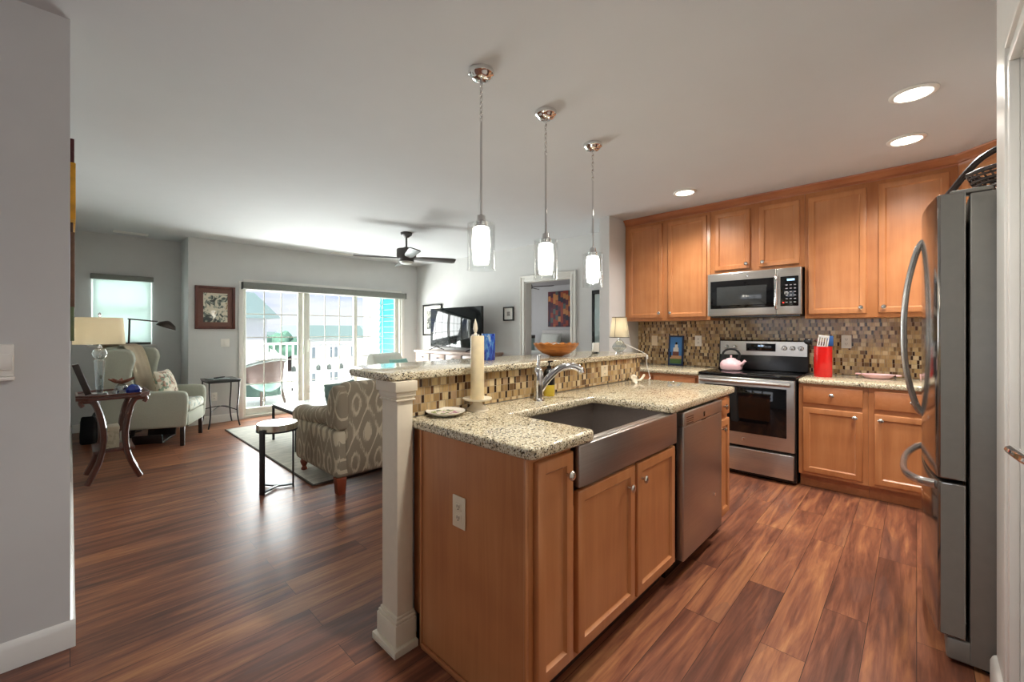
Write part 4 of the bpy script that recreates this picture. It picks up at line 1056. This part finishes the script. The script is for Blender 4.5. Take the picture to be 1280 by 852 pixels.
# iron side table
t = thing('iron_side_table', 'small rectangular black iron table against the wall beneath the bird print', 'side table', (1.425, 6.645, 0))
part('tabletop', B(-.19, .19, -.225, .225, .612, .632, .006), plain('slate_top', (58, 62, 62), .25), t)
part('apron', B(-.18, .18, -.215, .215, .595, .6115, .003), M_iron, t)
for sx in (-1, 1):
    for sy in (-1, 1):
        part('leg', T(spline([(sx*.168, sy*.20, .60), (sx*.165, sy*.198, .45), (sx*.15, sy*.185, .25), (sx*.16, sy*.19, .1), (sx*.178, sy*.205, .009)]), .009, seg=8), M_iron, t)
bm = NB()
for s in (-1, 1): tube(bm, spline([(-.15*s, -.185, .22), (-.06*s, -.06, .255), (0, 0, .265), (.06*s, .06, .255), (.15*s, .185, .22)]), .006, seg=6)
part('stretcher', bm, M_iron, t)
solo('magazine', B(-.10, .10, -.13, .13, 0, .012, .002), plain('magazine_cover', (150, 160, 160), .3, var=.3, sc=12), 'magazine lying on the black iron side table', 'magazine', (1.38, 6.62, .6325), .2)
solo('remote_control', B(-.02, .02, -.08, .08, 0, .016, .006), M_black, 'black remote control on the magazine by the bird print', 'remote control', (1.40, 6.60, .645), -.9)

# sabre leg side table on left wall
M_mahd = woodmat('dark_mahogany', (52, 24, 18), (86, 42, 30), (110, 58, 40))
TX0, TX1, TY0, TY1, TZ = .03, .495, 4.72, 5.18, .735
t = thing('sabre_leg_table', 'dark mahogany side table with curved sabre legs on the left wall', 'side table', ((TX0+TX1)/2, (TY0+TY1)/2, 0))
hx, hy = (TX1-TX0)/2, (TY1-TY0)/2
oct_ = [(-hx+.07, -hy), (hx-.07, -hy), (hx, -hy+.07), (hx, hy-.07), (hx-.07, hy), (-hx+.07, hy), (-hx, hy-.07), (-hx, -hy+.07)]
part('tabletop', prism(NB(), oct_, 'z', .705, .73, .004), M_mahd, t)
bm = NB()
for (x0, y0), (x1, y1) in zip(oct_, oct_[1:]+oct_[:1]):
    tube(bm, [(x0*.97, y0*.97, .741), (x1*.97, y1*.97, .741)], .009, seg=6)
part('gallery_rim', bm, M_mahd, t)
for sx in (-1, 1):
    for sy in (-1, 1):
        pts = [(sx*.19, .66), (sx*.205, .69), (sx*.185, .703), (sx*.13, .69), (sx*.095, .60), (sx*.07, .46), (sx*.07, .33), (sx*.10, .18), (sx*.165, .022)]
        sp = spline([(p[0], sy*(hy-.045), p[1]) for p in pts], 4)
        part('leg', T(sp, [.016]*8+[.022]*8+[.024]*8+[.021]*9, seg=8, sc=(1, 1.0)), M_mahd, t)
part('shelf', B(-.13, .13, -hy+.05, hy-.05, .262, .285, .004), M_mahd, t)
# table lamp
t = thing('table_lamp', 'crystal column table lamp with cream drum shade on the mahogany table', 'table lamp', (.178, 4.96, .7305))
part('base', L([(.055, 0), (.055, .012), (.04, .02)]), M_chrome, t)
part('column', L([(.022, .02), (.026, .06), (.036, .29), (.03, .30)], seg=12), M_crystal, t, ang=10)
part('ball', L([(.012, .298), (.04, .318), (.05, .35), (.04, .382), (.012, .40)], seg=20), M_crystal, t)
bm = NB(); lathe(bm, [(.016, .296), (.016, .304)]); lathe(bm, [(.014, .396), (.014, .41), (.006, .412), (.006, .67), (.012, .675), (.012, .69), (.003, .70)]); part('stem', bm, M_chrome, t)
part('lamp_shade', L([(.168, .43), (.152, .655), (.150, .655), (.166, .43)], seg=40, caps=False), M_shade, t)
l = light('table_lamp_bulb', 'POINT', (0, 0, .54), 1.3, (1, .93, .8), shadow_soft_size=.04); l.parent = t
# leaning frame on table
t = thing('photo_frame', 'dark picture frame leaning back on the mahogany table, seen edge on', 'picture frame', (.105, 4.80, .7505))
Mf = MX((0, 0, 0.004), ry=-.30)
bm = NB(); box(bm, -.02, .02, -.03, .10, .0, .26, .003, M=Mf); part('frame', bm, M_ebony, t)
bm = NB(); box(bm, .0205, .0225, -.015, .085, .02, .24, M=Mf); part('photo', bm, plain('photo_print', (120, 120, 118), .3, var=.4, sc=14), t)
# ornaments
bm = NB(); lathe(bm, [(.024, 0), (.04, .012), (.048, .045), (.038, .075), (.02, .088)], seg=10)
t = solo('glass_stand', bm, M_crystal, 'small clear glass pot under the red coral on the mahogany table', 'ornament', (.31, 4.86, .731))
bm = NB(); rr = random.Random(3)
for k in range(11):
    a = rr.uniform(0, 2*PI); tube(bm, [(0, 0, 0), (.035*math.cos(a), .03*math.sin(a), .012), (.085*math.cos(a), .06*math.sin(a), .022+rr.uniform(-.006, .022))], [.012, .014, .005], seg=7)
solo('coral_piece', bm, plain('rust_coral', (112, 62, 42), .7, var=.2), 'rust brown coral branch balanced on the glass pot', 'ornament', (.31, 4.86, .828))
solo('blue_glass_stone', L([(.028, 0), (.052, .015), (.056, .04), (.036, .07), (.012, .085), (0, .086)], seg=9), plain('cobalt_glass', (30, 48, 130), .08), 'cobalt blue glass chunk on the mahogany table', 'ornament', (.385, 4.80, .731), ang=8)
solo('glass_orb', L([(.008, 0), (.02, .008), (.024, .024), (.018, .04), (.006, .048), (0, .0485)]), M_crystal, 'clear glass orb beside the lamp base on the mahogany table', 'ornament', (.27, 4.81, .731))
# box under
t = thing('storage_box', 'cream patterned box on the lower shelf of the mahogany table', 'box', (.24, 4.90, .2855))
part('box_body', B(-.055, .055, -.08, .08, 0, .15, .003), flat_pattern('cream_box', [(0, srgb(196, 188, 164)), (.6, srgb(180, 172, 148)), (.85, srgb(206, 200, 180))], 60), t)
part('lid', B(-.058, .058, -.083, .083, .15, .178, .003), plain('box_lid', (204, 196, 172), .6), t)
solo('metal_canister', L([(.03, 0), (.03, .09), (.025, .10), (.01, .104), (0, .104)]), M_steel, 'small steel canister beside the cream box on the table shelf', 'canister', (.34, 5.02, .2855))
# bag
M_bag = plain('black_leather', (22, 26, 32), .35)
t = thing('handbag', 'black handbag with pale chain strap on the floor by the left wall', 'bag', (.19, 6.72, 0), 1.2)
bm = NB(); prism(bm, [(-.16, 0), (.16, 0), (.17, .10), (.14, .25), (.155, .33), (.12, .28), (-.12, .28), (-.155, .33), (-.14, .25), (-.17, .10)], 'y', -.07, .07, .025, 3); part('bag_body', bm, M_bag, t)
part('chain_strap', T(spline([(-.10, -.085, .27), (-.07, -.10, .2), (-.02, -.095, .14), (.03, -.09, .19), (.05, -.085, .26), (.0, -.06, .31), (-.08, -.05, .30)]), .007, seg=6), M_white, t)
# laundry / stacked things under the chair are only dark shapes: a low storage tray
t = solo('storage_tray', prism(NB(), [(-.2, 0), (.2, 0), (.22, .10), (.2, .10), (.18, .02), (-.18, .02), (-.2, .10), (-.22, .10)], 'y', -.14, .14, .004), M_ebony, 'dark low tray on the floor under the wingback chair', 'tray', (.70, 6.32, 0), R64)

# wall art on left wall
t = thing('wall_art', 'stacked maroon, yellow, brown and green wall art on the left wall, edge on', 'wall art', (0, 3.2, 0))
for nm, y0, y1, th, z0, z1, rgb in (('maroon_panel', .02, .5, .016, 2.235, 2.305, (92, 36, 44)), ('maroon_panel', .02, .5, .016, 2.16, 2.235, (92, 36, 44)), ('yellow_panel', -.05, .45, .021, 1.86, 2.158, (226, 166, 40)), ('brown_panel', .05, .5, .012, 1.80, 1.86, (84, 62, 50)), ('brown_panel', .0, .5, .018, 1.40, 1.80, (120, 86, 66)), ('green_panel', -.05, .4, .016, 1.22, 1.40, (108, 122, 84))):
    part(nm, B(.0005, th, y0, y1, z0, z1, .002), plain(nm+'_paint', rgb, .5, var=.15, sc=20), t)

# bird print
def framed(name, label, cat, loc, rz, w, h, fw, mw, m_frame, m_mat, m_img, depth=.025):
    t = thing(name, label, cat, loc, rz)
    bm = NB()
    for a in ((-w/2, -w/2+fw, -h/2, h/2), (w/2-fw, w/2, -h/2, h/2), (-w/2+fw, w/2-fw, -h/2, -h/2+fw), (-w/2+fw, w/2-fw, h/2-fw, h/2)): box(bm, a[0], a[1], -depth, -.001, a[2], a[3], .003)
    part('frame', bm, m_frame, t)
    part('mat_board', B(-w/2+fw, w/2-fw, -depth*.5, -.002, -h/2+fw, h/2-fw), m_mat, t)
    part('print', B(-w/2+fw+mw, w/2-fw-mw, -depth*.5-.001, -depth*.5+.001, -h/2+fw+mw, h/2-fw-mw), m_img, t)
    return t
n_ = N('bird_print'); f_ = n_.noise(n_.coord(), 11, 3, .55, 1.2)
n_.set(n_.ramp(f_, [(.38, srgb(52, 60, 58)), (.45, srgb(120, 132, 122)), (.50, srgb(206, 200, 180)), (.62, srgb(214, 206, 186)), (.70, srgb(150, 126, 90))]), .3, Coat_Weight=.6, Coat_Roughness=.03); M_bird = n_.m
t = framed('framed_print', 'mahogany framed bird print left of the sliding door', 'framed picture', (1.419, YS-.0005, 1.595), 0, .475, .59, .035, .06, M_mahd, plain('mat_brown', (112, 78, 68), .8), M_bird)
for w_, h_, x_, z_ in ((.05, .09, -.05, .03),): pass
n_ = N('etching'); f_ = n_.noise(n_.coord(), 16, 4, .6, .5)
n_.set(n_.ramp(f_, [(.42, srgb(40, 44, 40)), (.52, srgb(120, 120, 108)), (.6, srgb(196, 192, 176))]), .4); M_etch = n_.m
framed('framed_print', 'black framed etching on the wall behind the television', 'framed picture', (XT-.0005, 6.40, 1.475), RNG, .58, .58, .03, .09, M_black, plain('mat_white', (226, 222, 210), .8), M_etch)
t = framed('framed_print', 'small black framed print between television and bedroom door', 'framed picture', (XT-.0005, 4.455, 1.535), RNG, .215, .215, .02, .055, M_black, M_white, plain('small_ink', (150, 146, 142), .6, var=.5, sc=60))

# tv console + tv
M_cons = woodmat('whitewashed_console', (152, 124, 110), (174, 148, 134), (192, 168, 154), 'y')
t = thing('media_console', 'whitewashed media console with drawers beneath the television', 'media console', (4.30, 6.30, 0), RNG)
CW = 1.72
part('body', B(0, CW, .01, .43, .06, .905), M_cons, t)
part('top', B(-.02, CW+.02, -.015, .44, .905, .94, .006), M_cons, t)
for k in range(4):
    x = .03+k*(CW-.06)/4; w_ = (CW-.06)/4-.03
    d = part('drawer', B(x+.01, x+w_, -.012, .0095, .765, .885, .004), M_cons, t)
    part('pull', B(x+w_/2-.03, x+w_/2+.04, -.03, -.012, .815, .832, .004), M_iron, d)
    d = part('door', shaker(x+.01, x+w_, .09, .735, .02), M_cons, t)
    if k: part('divider', B(x-.016, x-.002, -.011, .0095, .75, .89), M_iron, t)
for x in (.04, CW-.04):
    for y in (.05, .39): part('foot', B(x-.03, x+.03, y-.03, y+.03, 0, .06), M_cons, t)
t = thing('television', 'large flat television standing on the whitewashed console', 'television', (4.46, 5.42, .9405), RNG)
part('panel', B(-.655, .655, -.0, .05, .055, .72, .006), M_black, t)
part('screen', B(-.645, .645, -.004, .001, .07, .71, .002), plain('tv_screen', (14, 18, 20), .05), t)
for s in (-1, 1): part('foot', T([(s*.48-.09, -.09, .008), (s*.48, .0, .06), (s*.48+.07, .11, .008)], .008, seg=8), M_black, t)
# mirror
t = thing('wall_mirror', 'tall black framed mirror on the wall partly hidden by the partition', 'mirror', (XT-.0005, 2.77, 1.40), RNG)
bm = NB()
for a in ((-.20, -.175, -.4, .385), (.175, .20, -.4, .385), (-.175, .175, -.4, -.375), (-.20, .20, .345, .395)): box(bm, a[0], a[1], -.03, -.001, a[2], a[3], .003)
part('frame', bm, M_black, t)
part('glass', B(-.175, .175, -.012, -.002, -.375, .345), plain('mirror_glass', (200, 212, 214), .03, 1, var=.0), t)

# white armchair near slider
M_whiteup = plain('white_upholstery', (226, 228, 218), .9, var=.03)
t = thing('white_armchair', 'white upholstered armchair between the sliding door and the console', 'armchair', (3.55, 5.55, RGZ), math.radians(20))
part('seat_base', B(-.36, .36, -.36, .36, .12, .36, .04, 3), M_whiteup, t, ang=50)
part('seat_cushion', B(-.27, .27, -.38, .22, .355, .48, .05, 4), M_whiteup, t, ang=50)
bm = NB(); prism(bm, [(.16, .36), (.22, .80), (.27, .90), (.34, .93), (.41, .90), (.43, .8), (.38, .15), (.2, .15)], 'x', -.33, .33, .04, 4); part('backrest', bm, M_whiteup, t, ang=50)
for s in (-1, 1):
    part('arm', B(s*.26, s*.38, -.36, .34, .12, .60, .05, 4), M_whiteup, t, ang=50)
    for y in (-.3, .3): part('leg', B(s*.31-.02, s*.31+.02, y-.02, y+.02, 0, .125), M_ebony, t)
solo('aqua_pillow', pillow(NB(), .42, .38, .15, MX((0, 0, .18), rx=-.3)), plain('aqua_cotton', (150, 198, 188), .9, var=.1, sc=20), 'aqua throw pillow on the white armchair', 'pillow', Vector((3.55, 5.55, .487)) + Matrix.Rotation(math.radians(20), 3, 'Z') @ Vector((-.03, .0, 0)), math.radians(20))

# ------------------------------------------------------------------ BEDROOM
t = thing('abstract_painting', 'colourful abstract block painting on the far bedroom wall', 'painting', (9.4995, 6.85, 1.875), RNG)
n_ = N('abstract_blocks'); X, Y, Z = n_.xyz(n_.coord())
cx_ = n_.math('FLOOR', n_.math('DIVIDE', X, .085)); cz_ = n_.math('FLOOR', n_.math('DIVIDE', n_.math('ADD', Z, n_.math('MULTIPLY', cx_, .037)), .14))
wn = n_.n('ShaderNodeTexWhiteNoise', noise_dimensions='2D'); n_.l(n_.comb(cx_, cz_), wn.inputs['Vector'])
n_.set(n_.ramp(wn.outputs['Value'], [(0, srgb(70, 30, 46)), (.2, srgb(40, 40, 56)), (.36, srgb(150, 60, 40)), (.5, srgb(196, 130, 70)), (.62, srgb(96, 40, 52)), (.78, srgb(84, 96, 88)), (.9, srgb(170, 90, 46))], 'CONSTANT'), .6)
part('canvas', B(-.52, .52, -.035, -.001, -.49, .49, .003), n_.m, t)
t = thing('bed', 'bed with white headboard and bedding seen through the bedroom door', 'bed', (8.3, 6.5, 0), RNG)
part('headboard', B(-1.0, 1.0, 1.06, 1.16, 0, 1.30, .02), plain('headboard', (214, 210, 204), .7), t)
part('mattress', B(-.95, .95, -.9, 1.05, .25, .75, .08, 3), M_whiteup, t)
part('bed_frame', B(-.97, .97, -.93, 1.055, .05, .25), M_ebony, t)
for x in (-.5, .5): solo('bed_pillow', pillow(NB(), .7, .5, .22, MX((0, 0, .23), rx=-.35)), M_whiteup, 'white pillow against the headboard, %s of the two' % ('left' if x < 0 else 'right'), 'pillow', (8.3+.78, 6.5-x, .745), RNG)
t = thing('tall_dresser', 'slim pale dresser with dark top inside the bedroom door', 'dresser', (8.0, 6.55, 0), RNG)
t.location = (8.9, 7.75, 0)
part('carcass', B(-.2, .2, -.2, .2, 0, 1.07), plain('pale_blue_paint', (176, 196, 196), .5), t)
part('top', B(-.21, .21, -.21, .21, 1.07, 1.16, .004), M_ebony, t)
for k in range(4): part('drawer', B(-.185, .185, -.212, -.2, .05+.25*k, .27+.25*k, .004), plain('pale_blue_front', (182, 200, 200), .5), t)
t = thing('bedroom_fan', 'brown blade ceiling fan just inside the bedroom', 'ceiling fan', (7.9, 6.75, CZ))
part('mount', L([(.06, 0), (.06, -.04), (.012, -.05), (.012, -.12), (.09, -.13), (.10, -.22), (.05, -.25)]), M_fan, t)
for k in range(4):
    bm = NB(); prism(bm, [(.08, -.03), (.62, -.065), (.63, .06), (.08, .03)], 'z', -.006, .006, .002); bmesh.ops.transform(bm, matrix=Matrix.Rotation(math.radians(20+90*k), 4, 'Z') @ Matrix.Translation((0, 0, -.18)) @ Matrix.Rotation(.2, 4, 'X'), verts=bm.verts)
    part('blade', bm, plain('brown_blade', (74, 58, 50), .5), t)
light('bedroom_daylight', 'AREA', (7.2, 9.0, 1.5), 38, (.95, .97, 1), (-PI/2, 0, 0), shape='RECTANGLE', size=2, size_y=1.5)

# ------------------------------------------------------------------ OUTSIDE
M_deck = plain('white_deck', (226, 224, 218), .7, var=.03)
M_rail = plain('white_rail', (236, 236, 232), .5, var=.01)
M_teal = plain('teal_siding', (34, 128, 136), .6, var=.04)
struct('floor_balcony', B(-1.0, 4.9, YS+.16, 9.6, -.14, -.02), M_deck)
# teal lap siding wall right of the door
bm = NB()
for k in range(24):
    z = -.1+.112*k; prism(bm, [(4.43, z), (4.43, z+.105), (4.422, z+.105), (4.385, z)], 'y', YS+.165, 7.70)
struct('wall_siding', bm, M_teal)
struct('trim_7', B(4.38, 4.50, 7.70, 7.78, -.1, 2.5), M_rail)
# railing
t = thing('balcony_railing', 'white balustrade along the far edge of the balcony', 'railing', (1.9, 9.45, -.02))
part('top_rail', B(-2.9, 3.0, -.04, .04, 1.0, 1.05, .01), M_rail, t)
part('bottom_rail', B(-2.9, 3.0, -.025, .025, .08, .12, .005), M_rail, t)
for k in range(46): part('baluster', B(-2.84+.126*k-.016, -2.84+.126*k+.016, -.016, .016, .12, 1.0), M_rail, t)
for x in (-2.9, 0, 2.95): part('rail_post', B(x-.05, x+.05, -.05, .05, 0, 1.12, .01), M_rail, t)
# wicker patio chair
t = thing('wicker_chair', 'dark wicker patio chair outside the sliding door', 'patio chair', (2.40, 8.15, -.0195), math.radians(205))
M_wk2 = plain('brown_wicker', (62, 46, 40), .7, var=.3, sc=120, bump=.5)
def shell():
    t = bmesh.new(); rows = []; n = 22
    for z, sc in ((.40, .95), (.55, .98), (.70, 1.03), (.80, 1.05)):
        row = []
        for i in range(n+1):
            a = PI*(-.12)+PI*1.24*i/n
            top = z if z < .6 else .55+(z-.55)*(.55+.45*max(0, math.sin(a)))
            row.append(t.verts.new((.33*sc*math.cos(a), -.03+.33*sc*math.sin(a), top)))
        rows.append(row)
    for a, b in zip(rows, rows[1:]):
        for i in range(n): t.faces.new((a[i], a[i+1], b[i+1], b[i]))
    bmesh.ops.solidify(t, geom=t.faces[:], thickness=.025); bmesh.ops.recalc_face_normals(t, faces=t.faces); return t
part('back_shell', shell(), M_wk2, t)
def skirt():
    t = bmesh.new(); rows = []; n = 32
    for z, sc in ((.17, .93), (.28, .95), (.40, .955)):
        rows.append([t.verts.new((.33*sc*math.cos(2*PI*i/n), -.03+.33*sc*math.sin(2*PI*i/n), z)) for i in range(n)])
    for a, b in zip(rows, rows[1:]):
        for i in range(n): t.faces.new((a[i], a[(i+1) % n], b[(i+1) % n], b[i]))
    t.faces.new(rows[-1]); bmesh.ops.recalc_face_normals(t, faces=t.faces); return t
rimp = [(.35*math.cos(PI*-.12+PI*1.24*i/24), -.03+.35*math.sin(PI*-.12+PI*1.24*i/24), .55+.25*(.55+.45*max(0, math.sin(PI*-.12+PI*1.24*i/24)))) for i in range(25)]
part('rim', T(rimp, .025, seg=10), plain('dark_green_wicker', (40, 48, 45), .7, var=.3, sc=120), t)
part('seat_skirt', skirt(), plain('green_apron', (40, 62, 56), .7, var=.2, sc=80), t)
for sx in (-1, 1):
    for sy in (-1, 1): part('leg', T([(sx*.2, sy*.2-.03, .30), (sx*.25, sy*.25-.03, 0)], [.024, .018], seg=8), M_wk2, t)
# planters on the deck
M_pot = plain('dark_pot', (66, 72, 70), .6)
for k, x in enumerate((3.20, 3.46, 3.70, 3.93, 4.2)):
    t = thing('lantern', 'small dark lantern on the white bench outside, %s from the left' % ('first', 'second', 'third', 'fourth', 'fifth')[k], 'lantern', (x, 9.0, .441), 0, 'lanterns on the balcony bench')
    part('body', B(-.035, .035, -.035, .035, 0, .09, .006), M_pot, t); part('cap', L([(.04, .09), (.02, .11), (.008, .125)], seg=4), M_pot, t)
t = thing('bench', 'white bench along the balcony railing', 'bench', (3.7, 9.0, -.0195))
part('seat', B(-.7, .7, -.16, .16, .42, .46, .006), M_rail, t)
for x in (-.62, .62): part('leg', B(x-.03, x+.03, -.14, .14, 0, .42, .005), M_rail, t)
# ground and distant houses
struct('floor_ground', B(-60, 120, 14, 190, -6.2, -6.0), plain('pale_ground', (214, 214, 206), .9))
M_hw = plain('white_clapboard', (232, 230, 226), .7, var=.02)
M_roof = plain('green_grey_roof', (150, 172, 168), .8); M_win = plain('house_window', (120, 130, 138), .3)
def house(label, x, y, w, d, z1, rise, rz=0):
    t = thing('house', label, 'house', (x, y, -6), rz)
    part('walls', B(-w/2, w/2, -d/2, d/2, 0, z1+6), M_hw, t)
    part('roof', prism(NB(), [(-w/2-.5, z1+6), (w/2+.5, z1+6), (w/2-.1*w, z1+6+rise), (-w/2+.1*w, z1+6+rise)], 'y', -d/2-.5, d/2+.5), M_roof, t)
    for f in range(2):
        for k in range(int(w//3)):
            xx = -w/2+1.6+3*k
            part('window', B(xx-.5, xx+.5, -d/2-.05, -d/2+.02, z1+6-2.6-3*f, z1+6-1.2-3*f), M_win, t)
    return t
house('pale house with low hipped roof nearest on the left beyond the railing', 3.4, 27, 7, 8, 1.9, 1.2)
house('white house with grey green roof in the distance behind the middle door panel', 25, 60, 9, 8, .3, 1.7)
house('long white house in the distance seen through the right door panel', 37, 62, 11, 8, .3, 1.8)
house('white house far away behind the left door panel', 26, 84, 9, 8, -.5, 1.6)
M_leaf = plain('grey_green_leaves', (110, 150, 128), .9, var=.3, sc=1.2)
def tree(label, x, y, r, zc):
    t = thing('tree', label, 'tree', (x, y, -6))
    rr = random.Random(int(x*7)); bm = NB()
    for k in range(14):
        tb = bmesh.new(); bmesh.ops.create_icosphere(tb, subdivisions=2, radius=r*rr.uniform(.35, .6))
        for v in tb.verts: v.co *= 1+rr.uniform(-.12, .12)
        bmesh.ops.translate(tb, vec=(rr.uniform(-r, r), rr.uniform(-r, r)*.6, zc+6+rr.uniform(-.5, .5)*r), verts=tb.verts); merge(bm, tb)
    part('crown', bm, M_leaf, t); part('trunk', L([(.4, 0), (.25, zc+6)]), M_ebony, t)
for k, (x, y, r, z) in enumerate(((12, 45, 1.6, -.2), (17.3, 50, 1.6, -.1), (37, 92, 2.6, -1.2), (53, 80, 2.6, -.6), (46.5, 96, 2.8, -1.2))):
    tree('grey green tree on the horizon, %s from the left' % ('first', 'second', 'third', 'fifth', 'fourth')[k], x, y, r, z)
